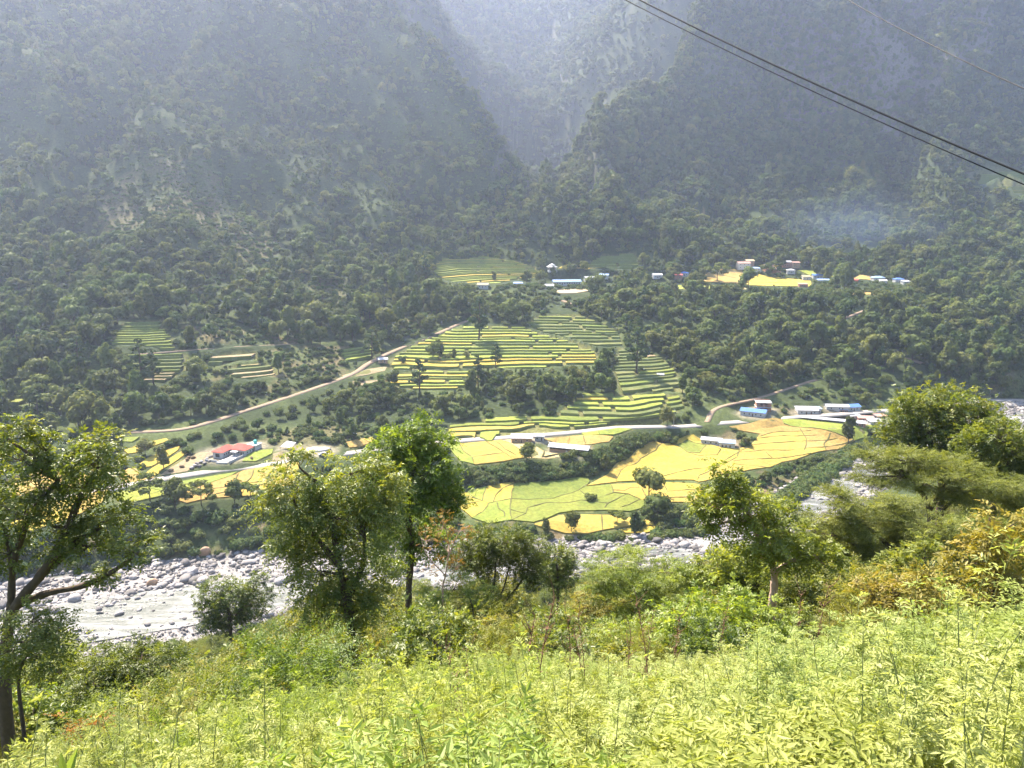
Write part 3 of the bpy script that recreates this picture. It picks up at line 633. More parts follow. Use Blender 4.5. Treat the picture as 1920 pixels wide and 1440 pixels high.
def build_block(b, bi):
    out = wavy([p[:2] for p in b['w']] + [b['w'][0][:2]], 0.5, bi)[:-1]
    pts = [Vector((float(p[0]), float(p[1]))) for p in out]
    faces = [list(range(len(pts)))]
    edges = []; LINES = []
    for li, d in enumerate(b['d']):
        w = wavy([p[:2] for p in hits(d)], 1.1, 100 + bi * 20 + li)
        LINES.append(w)
        i0 = len(pts)
        pts += [Vector((float(p[0]), float(p[1]))) for p in w]
        edges += [(i0 + k, i0 + k + 1) for k in range(len(w) - 1)]
    o = np.array([p[:2] for p in out]); lo = o.min(0); hi = o.max(0)
    st = max(5.0, max(hi - lo) / 40)
    gxx, gyy = np.meshgrid(np.arange(lo[0], hi[0], st), np.arange(lo[1], hi[1], st))
    gxx = gxx + (vnoise(gxx, gyy, 3) - .5) * st * .5; gyy = gyy + (vnoise(gxx, gyy, 4) - .5) * st * .5
    ins = inpoly(gxx, gyy, out)
    pts += [Vector((float(x), float(y))) for x, y in zip(gxx[ins], gyy[ins])]
    rv, re, rf, ov, oe, of = delaunay_2d_cdt(pts, edges, faces, 1, 1e-4)
    V = [(p.x, p.y) for p in rv]
    con = set()
    for k, e in enumerate(re):
        if len(oe[k]): con.add((min(e), max(e)))
    par = list(range(len(rf)))
    def find(a):
        while par[a] != a: par[a] = par[par[a]]; a = par[a]
        return a
    em = {}
    for i, f in enumerate(rf):
        for p, q in zip(f, f[1:] + f[:1]):
            k = (min(p, q), max(p, q))
            if k in con: continue
            if k in em: par[find(i)] = find(em[k])
            else: em[k] = i
    comp = {}
    for i in range(len(rf)): comp.setdefault(find(i), []).append(i)
    seeds = [(hit(s[0], s[1]), s[2]) for s in b['s']]
    for ci, fs in comp.items():
        tri = [rf[i] for i in fs]
        used = sorted({v for t in tri for v in t}); mp = {v: k for k, v in enumerate(used)}
        VV = np.array([V[v] for v in used]); TT = np.array([[mp[v] for v in t] for t in tri])
        a = VV[TT]; area = 0.5 * np.abs((a[:, 1, 0] - a[:, 0, 0]) * (a[:, 2, 1] - a[:, 0, 1]) - (a[:, 1, 1] - a[:, 0, 1]) * (a[:, 2, 0] - a[:, 0, 0])).sum()
        if area < 6: continue
        crop = b['c']
        for (h, cname) in seeds:
            for t in a:
                if inpoly(np.array([h[0]]), np.array([h[1]]), t)[0]: crop = cname
        if crop == GOLD and random.random() < 0.14: crop = random.choice([YEL, OCHRE])
        slab(PLOTN[crop], VV, TT, crop, random.uniform(0.04, 0.16))
    for w in LINES:                   # low grassy bunds along every dividing line
        k = inpoly(w[:, 0], w[:, 1], out)
        if k.sum() < 3: continue
        w = w[np.argmax(k):len(k) - np.argmax(k[::-1])]
        t = np.gradient(w, axis=0); t /= np.hypot(t[:, 0], t[:, 1])[:, None] + 1e-9
        nn = np.c_[-t[:, 1], t[:, 0]] * (0.13 + 0.16 * vnoise(w[:, 0] / 3, w[:, 1] / 3, 8))[:, None]
        g = gz_at(w[:, 0], w[:, 1]); hb = 0.38 + 0.24 * vnoise(w[:, 0] / 2, w[:, 1] / 2, 6)
        n = len(w)
        v = np.r_[np.c_[w + nn * 1.5, g - .3], np.c_[w + nn, g + hb], np.c_[w - nn, g + hb], np.c_[w - nn * 1.5, g - .3]]
        f = [[r_ * n + q, r_ * n + q + 1, (r_ + 1) * n + q + 1, (r_ + 1) * n + q] for r_ in range(3) for q in range(n - 1)]
        obj('field_bund', mesh_np('field_bund', v, f, (M_BUND,)), kind='structure')
    MASKP.append([tuple(p) for p in out])
M_BUND = simple('field_bund', (0.115, 0.11, 0.042), 0.95, 0.45, 1.2, 0.1)
for bi, b in enumerate(BLOCKS): build_block(b, bi)

M_RISER = simple('terrace_bank', (0.15, 0.17, 0.05), 0.95, 0.4, 1.5, 0.1)
def build_terrace(b, bi):
    w = np.array([p[:2] for p in b['w']])
    lo = w.min(0); hi = w.max(0)
    xs = np.arange(lo[0], hi[0] + 1e-6, 1.8)
    ys = np.arange(lo[1] - 4, hi[1] + 4, 0.4)
    XX, YY = np.meshgrid(xs, ys)
    zz = bil(G0, XX, YY) + 0.7 * b['step'] * fbm(XX / 20, YY / 20, 60 + bi, 3)
    zz = np.maximum.accumulate(zz, axis=0)
    ins = inpoly(XX, YY, w + 0)
    z0 = zz[ins].min() if ins.any() else 0; z1 = zz[ins].max() if ins.any() else 0
    nlev = int((z1 - z0) / b['step']) + 1
    lev = list(z0 + np.r_[0, np.cumsum(np.random.default_rng(bi).uniform(0.6, 1.45, nlev))] * b['step'])
    yc = np.array([[np.interp(L, zz[:, i], ys, left=ys[0], right=ys[-1]) for i in range(len(xs))] for L in lev])
    for k in range(nlev):
        yf = yc[k]; yb = yc[k + 1]
        ok = inpoly(xs, (yf + yb) / 2, w) & (yb - yf > 1.0)
        i = 0
        while i < len(xs):
            if not ok[i]: i += 1; continue
            j = i
            stop = i + max(5, int(random.gauss(b['cut'], b['cut'] * .4) / 1.8))
            while j + 1 < len(xs) and ok[j + 1] and j < stop: j += 1
            if j - i >= 3:
                pal = b['low'] if k < 0.25 * nlev else b['pal']
                crop = random.choice(pal)
                h = CROPH[crop] * 0.6
                zt = lev[k] + 0.5 * (lev[k + 1] - lev[k])
                n = j - i + 1
                X = xs[i:j + 1]; jag = 0.3 * fbm(X / 3, X * 0 + k, 5, 2)
                X = X.copy(); X[-1] -= 0.5
                F = yf[i:j + 1] + 0.25 + jag; B = np.maximum(yb[i:j + 1] - 0.45 + jag, F + 0.5)
                zf = np.full(n, zt)
                # earth bank and flat bed
                ob = obj('terrace_step', None, kind='structure')
                v = np.r_[np.c_[X, F - 0.35, zf - b['step'] * 1.25], np.c_[X, F, zf], np.c_[X, yb[i:j + 1] + 0.4, zf]]
                f = [[q, q + 1, q + 1 + n, q + n] for q in range(n - 1)] + [[n + q, n + q + 1, 2 * n + q + 1, 2 * n + q] for q in range(n - 1)]
                obj('bank', mesh_np('bank', v, f, (M_RISER,)), ob)
                v = np.r_[np.c_[X, F - 0.12, zf - 0.72 * (lev[k] - lev[k - 1] if k else b['step'])], np.c_[X, F + 0.25, zf + h], np.c_[X, B, zf + h], np.c_[X, B, zf - 0.1]]
                f = [[r * n + q, r * n + q + 1, (r + 1) * n + q + 1, (r + 1) * n + q] for r in range(3) for q in range(n - 1)] + [[0, n, 2 * n, 3 * n], [4 * n - 1, 3 * n - 1, 2 * n - 1, n - 1]]
                obj('crop', mesh_np('crop', v, f, (CROP[crop],)), ob)
            i = j + 1
    MASKP.append([tuple(p) for p in w])
for bi, b in enumerate(TERR): build_terrace(b, bi)
# ------------------------------------------------------------------ plant builders
def tubes(paths, sides=6):
    """paths: list of (points Nx3, radii N) -> verts, quads"""
    V = []; F = []; b = 0
    for P, r in paths:
        P = np.asarray(P, float); r = np.asarray(r, float); n = len(P)
        t = np.gradient(P, axis=0); t /= np.linalg.norm(t, axis=1)[:, None] + 1e-9
        ref = np.array([0.31, 0.95, 0.07])
        a = np.cross(t, ref); a /= np.linalg.norm(a, axis=1)[:, None] + 1e-9
        c = np.cross(t, a)
        ang = np.arange(sides) * 2 * np.pi / sides
        ring = P[:, None] + r[:, None, None] * (a[:, None] * np.cos(ang)[None, :, None] + c[:, None] * np.sin(ang)[None, :, None])
        V.append(ring.reshape(-1, 3))
        i = np.arange(n - 1)[:, None] * sides; k = np.arange(sides)[None]; k2 = (k + 1) % sides
        F.append((np.stack([i + k, i + k2, i + sides + k2, i + sides + k], -1).reshape(-1, 4)) + b)
        b += n * sides
    return np.concatenate(V), np.concatenate(F)
def bend(a, b, n, sag=0.0, wob=0.0, r=None):
    r = r or rng
    a = np.asarray(a, float); b = np.asarray(b, float)
    t = np.linspace(0, 1, n)[:, None]
    L = np.linalg.norm(b - a)
    P = a + (b - a) * t
    off = r.normal(size=3) * wob * L
    P += np.sin(t * np.pi) * off
    P[:, 2] += (np.sin(t[:, 0] * np.pi)) * sag * L
    return P
def unit(v): return v / (np.linalg.norm(v, axis=-1, keepdims=True) + 1e-9)
def leaves(base, dirn, nrm, length, width, tint, fold=0.18):
    """one pointed leaf (two folded triangles pairs) per row"""
    side = unit(np.cross(dirn, nrm)); up = unit(np.cross(side, dirn))
    L = np.asarray(length)[:, None]; W = np.asarray(width)[:, None]
    m = base + dirn * L * 0.45
    v = np.stack([base, m + side * W * 0.5 + up * W * fold, base + dirn * L - up * L * 0.10, m - side * W * 0.5 + up * W * fold], 1)
    n = len(base)
    f = np.arange(n)[:, None] * 4 + np.array([[0, 1, 2, 3]])
    f2 = np.concatenate([f[:, [0, 1, 2]], f[:, [0, 2, 3]]])
    return v.reshape(-1, 3), f2, np.repeat(tint, 4)
def sprigs(origin, direct, n_leaf, sprig_len, leaf_len, leaf_w, droop, tint, spread=1.0, r=None, roll=0.35):
    """twigs carrying paired leaves. origin Nx3, direct Nx3"""
    r = r or rng
    N = len(origin)
    d = unit(direct)
    t = np.linspace(0.12, 1.0, n_leaf)
    L = (sprig_len * r.uniform(0.7, 1.25, N))[:, None]
    pos = origin[:, None] + d[:, None] * (L * t)[..., None]
    pos[..., 2] -= droop * (L * t) * t[None]
    tang = d[:, None] + np.zeros((N, n_leaf, 3)); tang[..., 2] -= 2 * droop * t[None]
    tang = unit(tang)
    up = np.array([0, 0, 1.0]) + r.normal(size=(N, 1, 3)) * roll
    side = unit(np.cross(tang, up)); nup = unit(np.cross(side, tang))
    sgn = np.where(np.arange(n_leaf) % 2 == 0, 1.0, -1.0)[None, :, None]
    tip = np.where(np.arange(n_leaf) == n_leaf - 1, 1.0, 0.0)[None, :, None]
    dirn = unit(tang * (0.55 + 1.5 * tip) + side * sgn * spread * (1 - tip) + r.normal(size=(N, n_leaf, 3)) * 0.22)
    nr = unit(nup + r.normal(size=(N, n_leaf, 3)) * 0.3)
    ll = leaf_len * r.uniform(0.65, 1.2, (N, n_leaf)) * (1 - 0.35 * np.abs(t - 0.45))[None]
    tt = np.clip(tint[:, None] + r.normal(size=(N, n_leaf)) * 0.12, 0, 1)
    return leaves(pos.reshape(-1, 3), dirn.reshape(-1, 3), nr.reshape(-1, 3), ll.ravel(), ll.ravel() * (leaf_w / leaf_len), tt.ravel())
def merge(parts):
    V = []; F = []; T = []; b = 0
    for v, f, t in parts:
        V.append(v); F.append(f + b); T.append(t); b += len(v)
    return np.concatenate(V), np.concatenate(F), np.concatenate(T)
def ico(sub=1):
    bm = bmesh.new(); bmesh.ops.create_icosphere(bm, subdivisions=sub, radius=1)
    v = np.array([x.co[:] for x in bm.verts]); f = np.array([[a.index for a in q.verts] for q in bm.faces]); bm.free()
    return v, f
ICO1 = ico(1); ICO2 = ico(2)

M_BARK = simple('bark', (0.10, 0.075, 0.055), 0.95, 0.4, 6.0, 0.1, 0, 0.5)
M_BARK_PALE = simple('bark_pale', (0.42, 0.30, 0.23), 0.9, 0.3, 5.0, 0.15, 0, 0.5)
M_FOREST = leafmat('forest_leaf', [(0.036, 0.058, 0.014), (0.09, 0.118, 0.026), (0.175, 0.20, 0.052)], 0.36, (1.2, 1.2, 0.6), 0.15, 0.7, 0.055, 0.6)
M_FOREST2 = leafmat('forest_leaf_pale', [(0.045, 0.07, 0.017), (0.10, 0.128, 0.03), (0.18, 0.20, 0.055)], 0.36, (1.2, 1.2, 0.6), 0.15, 0.7, 0.06, 0.6)
M_BUSH = leafmat('bush_leaf', [(0.04, 0.068, 0.018), (0.085, 0.12, 0.03), (0.17, 0.195, 0.055)], 0.36, (1.2, 1.2, 0.6), 0.15, 0.7, 0.06)
M_PINE = leafmat('pine_leaf', [(0.03, 0.055, 0.02), (0.055, 0.085, 0.03), (0.10, 0.13, 0.045)], 0.25, (1.1, 1.1, 0.7), 0.1, 0.8, 0.03)

def far_crown(r, lobes, nq, qs, up=0.35):
    """foliage seen from afar: solid lobes carrying many leafy tufts. lobes: (c, radii)"""
    V = []; F = []; T = []; b = 0
    vol = np.array([l[1][0] * l[1][1] + l[1][2] * l[1][0] for l in lobes]); vol = vol / vol.sum()
    for (c, rad) in lobes:
        v = ICO1[0] * (1 + 0.22 * r.normal(size=(len(ICO1[0]), 1))) * np.array(rad) * 0.80 + np.array(c)
        V.append(v); F.append(ICO1[1] + b); T.append(np.full(len(v), 0.32)); b += len(v)
    k = r.choice(len(lobes), nq, p=vol)
    C_ = np.array([lobes[i][0] for i in k]); Rr = np.array([lobes[i][1] for i in k])
    d = r.normal(size=(nq, 3)); d[:, 2] = d[:, 2] * 0.8 + up; d = unit(d)
    p = C_ + d * Rr * r.uniform(0.80, 1.12, nq)[:, None]
    nrm = unit(d + 0.33 * r.normal(size=(nq, 3)) + np.array([0, 0, 0.25]))
    tg = unit(np.cross(nrm, r.normal(size=(nq, 3))))
    sz = qs * r.uniform(0.55, 1.35, nq)
    lobt = r.uniform(0, 0.35, len(lobes))
    v, f, t = leaves(p - tg * sz[:, None] * 0.5, tg, nrm, sz, sz * 0.85, np.clip(0.32 + lobt[k] + r.normal(size=nq) * 0.18, 0, 1), 0.12)
    V.append(v); F.append(f + b); T.append(t)
    return np.concatenate(V), np.concatenate(F), np.concatenate(T)
def far_tree(seed, h, kind):
    r = np.random.default_rng(seed)
    lobes = []
    if kind == 'round':
        R_ = h * r.uniform(0.36, 0.46); base = 0.30
        for i in range(7):
            a = i * 2.4 + r.uniform(-.4, .4); q = R_ * r.uniform(0.3, 0.75) * (i > 0)
            lobes.append(((q * math.cos(a), q * math.sin(a), h * (base + 0.28 + 0.22 * r.uniform(-1, 1) + (0.14 if i == 0 else 0))), (R_ * .55 * r.uniform(.8, 1.2),) * 2 + (R_ * .48 * r.uniform(.8, 1.2),)))
        trunk_top = 0.6
    elif kind == 'tall':
        R_ = h * 0.24
        for i in range(7):
            z = 0.32 + 0.6 * i / 6; a = r.uniform(0, 6.28); q = R_ * 0.45 * r.uniform(0.2, 1)
            s = R_ * (0.85 - 0.5 * abs(i / 6 - 0.35))
            lobes.append(((q * math.cos(a), q * math.sin(a), h * z), (s, s, s * 0.95)))
        trunk_top = 0.8
    elif kind == 'flat':
        R_ = h * 0.5
        for i in range(8):
            a = i * 2.4; q = R_ * math.sqrt((i + .3) / 8)
            lobes.append(((q * math.cos(a), q * math.sin(a), h * (0.72 + 0.2 * r.uniform(-1, 1) - 0.12 * q / R_)), (R_ * .38, R_ * .38, R_ * .2)))
        trunk_top = 0.8
    elif kind == 'pine':
        for i in range(11):
            z = 0.30 + 0.66 * i / 10; a = i * 2.4 + r.uniform(-.5, .5); q = h * (0.13 * (1.05 - z) + 0.03) * 1.35
            s = h * (0.06 + 0.09 * (1.02 - z))
            if r.random() < 0.12: continue
            lobes.append(((q * math.cos(a), q * math.sin(a), h * z), (s, s, s * 0.5)))
        trunk_top = 0.97
    elif kind == 'bush':
        R_ = h * 0.75
        for i in range(6):
            a = i * 2.4; q = R_ * r.uniform(0.2, 0.75)
            lobes.append(((q * math.cos(a), q * math.sin(a), h * r.uniform(0.28, 0.62)), (R_ * .5, R_ * .5, h * r.uniform(.3, .42))))
        trunk_top = 0.4
    nq = {'pine': 330, 'bush': 260}.get(kind, 420); qs = h * {'pine': 0.075, 'bush': 0.17, 'flat': 0.105}.get(kind, 0.105)
    cv, cf, ct = far_crown(r, lobes, nq, qs)
    paths = [(bend((0, 0, -1.5), (r.normal() * .02 * h, r.normal() * .02 * h, h * trunk_top), 6, 0, 0.015, r), np.linspace(0.024, 0.008, 6) * h)]
    for (c, rad) in lobes[:6]:
        z0 = min(c[2] - 0.05 * h, trunk_top * h) * r.uniform(.65, .9)
        paths.append((bend((0, 0, z0), c, 4, -0.08, 0.05, r), np.linspace(0.010, 0.004, 4) * h))
    tv, tf = tubes(paths, 5)
    mat = M_PINE if kind == 'pine' else (M_BUSH if kind == 'bush' else M_FOREST2 if seed in (14, 15, 16) else M_FOREST)
    return (mesh_np('crown', cv, cf, (mat,), {'tint': ('FLOAT', ct)}), mesh_np('trunk', tv, tf, (M_BARK,)))

def scatter_group():
    ng = bpy.data.node_groups.new('scatter', 'GeometryNodeTree')
    ng.interface.new_socket('Geometry', in_out='INPUT', socket_type='NodeSocketGeometry')
    ng.interface.new_socket('Geometry', in_out='OUTPUT', socket_type='NodeSocketGeometry')
    return ng
def joined(crown, trunk, name):
    """one template mesh: crown and trunk together (shares nothing with the scene)"""
    cv = np.empty(len(crown.vertices) * 3, np.float32); crown.vertices.foreach_get('co', cv)
    ct = np.empty(len(crown.vertices), np.float32); crown.attributes['tint'].data.foreach_get('value', ct)
    tv = np.empty(len(trunk.vertices) * 3, np.float32); trunk.vertices.foreach_get('co', tv)
    nc = len(crown.vertices)
    faces = [list(p.vertices) for p in crown.polygons] + [[i + nc for i in p.vertices] for p in trunk.polygons]
    me = mesh_np(name, np.r_[cv.reshape(-1, 3), tv.reshape(-1, 3)], faces, (crown.materials[0], trunk.materials[0]), {'tint': ('FLOAT', np.r_[ct, np.zeros(len(tv) // 3)])})
    mi = np.r_[np.zeros(len(crown.polygons), np.int32), np.ones(len(trunk.polygons), np.int32)]
    me.polygons.foreach_set('material_index', mi)
    return me
def stuff(name, pos, rot, scl, var, templates, label=None):
    """one countless mass: instances of the template meshes on points"""
    pm = mesh_np(name, pos, [], ())
    for an, dt, vv in (('rz', 'FLOAT', rot), ('scl', 'FLOAT_VECTOR', scl if np.ndim(scl) == 2 else np.repeat(np.asarray(scl)[:, None], 3, 1)), ('var', 'FLOAT', var)):
        a = pm.attributes.new(an, dt, 'POINT'); a.data.foreach_set('vector' if dt == 'FLOAT_VECTOR' else 'value', np.ascontiguousarray(vv, np.float32).ravel())
    o = obj(name, pm, kind='stuff', label=label)
    ng = scatter_group(); n = ng.nodes; l = ng.links
    gi = n.new('NodeGroupInput'); go = n.new('NodeGroupOutput'); jn = n.new('GeometryNodeJoinGeometry')
    def att(nm, dt='FLOAT'):
        a = n.new('GeometryNodeInputNamedAttribute'); a.data_type = dt; a.inputs[0].default_value = nm; return a.outputs[0]
    rzv = n.new('ShaderNodeCombineXYZ'); l.new(att('rz'), rzv.inputs['Z'])
    for k, me in enumerate(templates):
        t = bpy.data.objects.new(name + '_template', me)
        oi = n.new('GeometryNodeObjectInfo'); oi.inputs['Object'].default_value = t; oi.inputs['As Instance'].default_value = True
        cp = n.new('FunctionNodeCompare'); cp.data_type = 'FLOAT'; cp.operation = 'EQUAL'
        cp.inputs['B'].default_value = k; cp.inputs['Epsilon'].default_value = 0.1
        l.new(att('var'), cp.inputs['A'])
        ip = n.new('GeometryNodeInstanceOnPoints')
        l.new(gi.outputs[0], ip.inputs['Points']); l.new(cp.outputs[0], ip.inputs['Selection']); l.new(oi.outputs['Geometry'], ip.inputs['Instance'])
        l.new(rzv.outputs[0], ip.inputs['Rotation']); l.new(att('scl', 'FLOAT_VECTOR'), ip.inputs['Scale'])
        l.new(ip.outputs[0], jn.inputs[0])
    l.new(jn.outputs[0], go.inputs[0])
    md = o.modifiers.new('scatter', 'NODES'); md.node_group = ng
    return o
def visible(x, y, z):
    """which points a sight line from the camera reaches over the bare ground"""
    ok = np.ones(len(x), bool)
    for t in np.linspace(0.12, 0.985, 70):
        ok &= (CAMZ + (z - CAMZ) * t) > bil(G1, x * t, y * t) - 1.0
    return ok
def individuals(pos, rot, scl, var, meshes, name, labels, category, group, parts=('crown', 'trunk')):
    for p, r_, s, k in zip(pos, rot, scl, var):
        k = int(k)
        t = thing(name, labels(k, p) if callable(labels) else labels[k] if isinstance(labels, (list, tuple)) else labels, category, tuple(map(float, p)), float(r_), group)
        t.scale = (float(s),) * 3
        for pn, me in zip(parts, meshes[k]): obj(pn, me, t)
def spread(pos, height, rot, scl, var, meshes, n, name, labels, category, group, stuffname, parts=('crown', 'trunk')):
    """the n that show largest become things of their own, the rest one mass"""
    px, py, dep = project(pos[:, 0], pos[:, 1], pos[:, 2] + height * 0.7)
    vis = (px > 0) & (px < 1920) & (py > 0) & (py < 1440) & visible(pos[:, 0], pos[:, 1], pos[:, 2] + height * 0.8)
    size = np.where(vis, height / dep, -1)
    order = np.argsort(-size); top = order[:n]; top = top[size[top] > 0]
    rest = np.setdiff1d(np.arange(len(pos)), top)
    individuals(pos[top], rot[top], scl[top], var[top], meshes, name, labels, category, group, parts)
    if len(rest):
        stuff(stuffname, pos[rest], rot[rest], scl[rest], var[rest], [joined(*m, stuffname) for m in meshes])
def jitter_grid(x0, x1, y0, y1, st, seed):
    r = np.random.default_rng(seed)
    gx_, gy_ = np.meshgrid(np.arange(x0, x1, st), np.arange(y0, y1, st))
    x = gx_.ravel() + r.uniform(-.48, .48, gx_.size) * st; y = gy_.ravel() + r.uniform(-.48, .48, gx_.size) * st
    return x, y, r
def band(pts, h): return [(x, y - h) for x, y in pts] + [(x, y + h) for x, y in pts[::-1]]
def roadpx(P, h):
    a = project(P[:, 0], P[:, 1], P[:, 2]); return band(list(zip(a[0], a[1])), h)
ROADPX = [roadpx(ROAD, 6), roadpx(TRACK, 6), roadpx(PATH3, 3), roadpx(PATH4, 4)]
def hides_road(x, y, z, h):
    m = np.zeros(len(x), bool)
    for kz in (0.25, 0.5, 0.75, 1.0):
        for kx in (-0.3, 0, 0.3):
            px, py, d = project(x + kx * h, y, z + kz * h)
            for o in ROADPX: m |= inpoly(px, py, o)
    return m
FIELDPX = [b['o'] for b in BLOCKS + TERR] + [GRASSY[2][0], GRASSY[3][0]] + [[(885, 525), (960, 522), (1020, 498), (1060, 498), (1160, 510), (1150, 530), (1105, 555), (1040, 555), (1015, 545), (885, 545)], [(1220, 508), (1300, 506), (1300, 530), (1220, 530)], [(1375, 488), (1500, 488), (1560, 510), (1705, 516), (1712, 538), (1500, 540), (1380, 515)]]
def hides_field(x, y, z, n=None):
    px, py, d = project(x, y, z)
    m = np.zeros(len(x), bool)
    for o in FIELDPX[:n]: m |= inpoly(px, py, o)
    return m
def in_view(x, y, z, mx=160, top=-260):
    px, py, d = project(x, y, z)
    return (px > -mx) & (px < 1920 + mx) & (py > top) & (py < 1500) & (y > 0)
def blocked(x, y, pad=0.0):
    m = np.zeros(len(x), bool)
    for p in MASKP: m |= inpoly(x, y, p)
    for rd, hw in ((ROAD, 5.5), (TRACK, 4.0), (PATH3, 2.2), (PATH4, 3), (PATH5, 3.5), (PATH6, 3.5), (PATH7, 4)):
        m |= polydist(x, y, rd)[0] < hw + pad
    for p in PADW: m |= np.hypot(x - p[0], y - p[1]) < p[3] * 0.95
    return m
# ------------------------------------------------------------------ far forest, banks, hedges
TREES = [far_tree(11, 10, 'round'), far_tree(12, 10, 'round'), far_tree(13, 10, 'tall'), far_tree(14, 10, 'round'), far_tree(15, 10, 'flat'), far_tree(16, 10, 'tall')]
BUSHES = [far_tree(21, 3, 'bush'), far_tree(22, 3, 'bush'), far_tree(23, 3, 'bush')]
PINES = [far_tree(31, 20, 'pine'), far_tree(32, 20, 'pine'), far_tree(33, 20, 'pine')]

OPEN = [w for w, k in GRW]            # grass patches: hardly any trees
def open_ground(x, y):
    m = np.zeros(len(x), bool)
    for w in OPEN: m |= inpoly(x, y, w)
    return m
px_ = []
# mountains and slopes: denser where the picture shows closed canopy
sets = []
for (x0, x1, y0, y1, st, sd) in ((-420, 480, 290, 700, 6.2, 1), (-760, 900, 700, 1150, 5.0, 2), (-700, 1100, 1150, 2100, 8.5, 3)):
    x, y, r = jitter_grid(x0, x1, y0, y1, st, sd)
    z = gz_at(x, y)
    s, w, zr = river(x, y)
    k = in_view(x, y, z) & (s > w + 3) & ~blocked(x, y)
    x, y, z, s, w = x[k], y[k], z[k], s[k], w[k]
    dn = fbm(x / 28, y / 28, 91, 3)
    dens = 0.80 + 0.9 * dn
    dens = np.where(open_ground(x, y), 0.10 + 0.25 * (dn > 0.25), dens)
    sg = bil(steep, x, y)
    dens = dens * np.where(y > 700, np.clip(0.62 + 0.45 * sg, 0, 1.6), 1.0) * np.where(y > 1150, 1.3, 1.0)
    rel = bil(relief, x, y) / 22
    dens = dens * np.where(y > 560, np.where(x < 30, np.clip(1.02 - 0.34 * rel, np.where(z > 140, 0.8, 0.58), 1.3), 1.15), 1.0)
    dens = dens * (1 - 0.6 * (x < 20) * bil(ribm, x, y) * (fbm(x / 12, y / 12, 97, 2) > -0.25))
    # the open strip between the river and the first slopes carries bushes, few trees
    valley = (z < 17) & (y < 470)
    dens = np.where(valley, np.where(s - w < 16, 0.75, 0.28), dens)
    midl = (z >= 17) & (z < 40) & (x > -160) & (x < 60) & (y < 460)
    dens = np.where(midl, dens * 0.85, dens)
    k = r.uniform(size=len(x)) < dens
    sets.append(np.c_[x[k], y[k], z[k], np.full(k.sum(), st)])
x, y, r = jitter_grid(20, 420, 840, 1160, 3.4, 29)   # steep faces carry more trees than a plan shows
z = gz_at(x, y); k = in_view(x, y, z) & (bil(steep, x, y) > 1.0) & (r.uniform(size=len(x)) < 0.75)
sets.append(np.c_[x[k], y[k], z[k], np.full(k.sum(), 3.4)])
FP = np.concatenate(sets)
r = np.random.default_rng(5)
nF = len(FP)
clump = fbm(FP[:, 0] / 60, FP[:, 1] / 60, 95, 2)
fscl = np.where(FP[:, 3] > 8, 1.35, 1.0) * r.choice([0.5, 0.8, 1.05, 1.5], nF, p=[.3, .34, .25, .11]) * r.uniform(0.85, 1.15, nF) * (1 + 0.42 * clump)
fscl = np.where(FP[:, 2] < 17, fscl * 0.75, fscl) * np.where((FP[:, 1] > 600) & (FP[:, 3] < 8), np.where(FP[:, 0] < 30, 0.82, 0.95), 1.0)
steepF = bil(steep, FP[:, 0], FP[:, 1])
fscl = np.where(steepF > 1.6, fscl * 0.75, fscl)
for _ in range(3):                    # trees in front of the open plots are the low ones
    fscl = np.where(hides_field(FP[:, 0], FP[:, 1], FP[:, 2] + 9.5 * fscl), fscl * 0.62, fscl)
_k = ~(hides_field(FP[:, 0], FP[:, 1], FP[:, 2] + 8 * fscl) & (r.uniform(size=nF) < 0.85))
_k &= ~(hides_road(FP[:, 0], FP[:, 1], FP[:, 2], 10 * fscl) & (FP[:, 1] < 560))
FP, fscl, clump = FP[_k], fscl[_k], clump[_k]; nF = len(FP)
fvar = np.where(clump + 0.16 * r.normal(size=nF) > 0.05, r.integers(0, 3, nF), r.integers(1, 6, nF)).astype(float)
FP[:, 2] -= 0.25 * fscl
TK = ['broad dark green round-crowned tree', 'broad dense lumpy-crowned tree', 'narrow upright green tree', 'rounded olive green tree', 'spreading flat-topped green tree', 'slender tall green tree']
def where_tree(p):
    x, y, z = p
    s, w, zr = river(np.array([x]), np.array([y])); dr = float(s[0] - w[0])
    if dr < 20: return 'on the bank beside the river'
    if min(polydist(np.array([x]), np.array([y]), TRACK)[0][0], 99) < 22: return 'beside the pale dirt track'
    if polydist(np.array([x]), np.array([y]), ROAD)[0][0] < 22: return 'beside the valley road'
    if x < -120 and z < 60: return 'below the small bright terraces'
    if x < -90: return 'at the foot of the steep grassy mountain spur'
    if x < 75 and y < 470: return 'in the thicket among the rice terraces'
    if x < 75: return 'on the slope above the rice terraces'
    if z < 45: return 'on the forested slope behind the blue-roofed house'
    return 'on the forested slope just below the village'
def tree_label(k, p): return TK[k] + ' ' + where_tree(p)
spread(FP[:, :3], 10 * fscl, r.uniform(0, 6.28, nF), fscl, fvar, TREES, 300, 'broadleaf_tree', tree_label, 'tree', 'trees of the forest across the valley', 'far_forest')

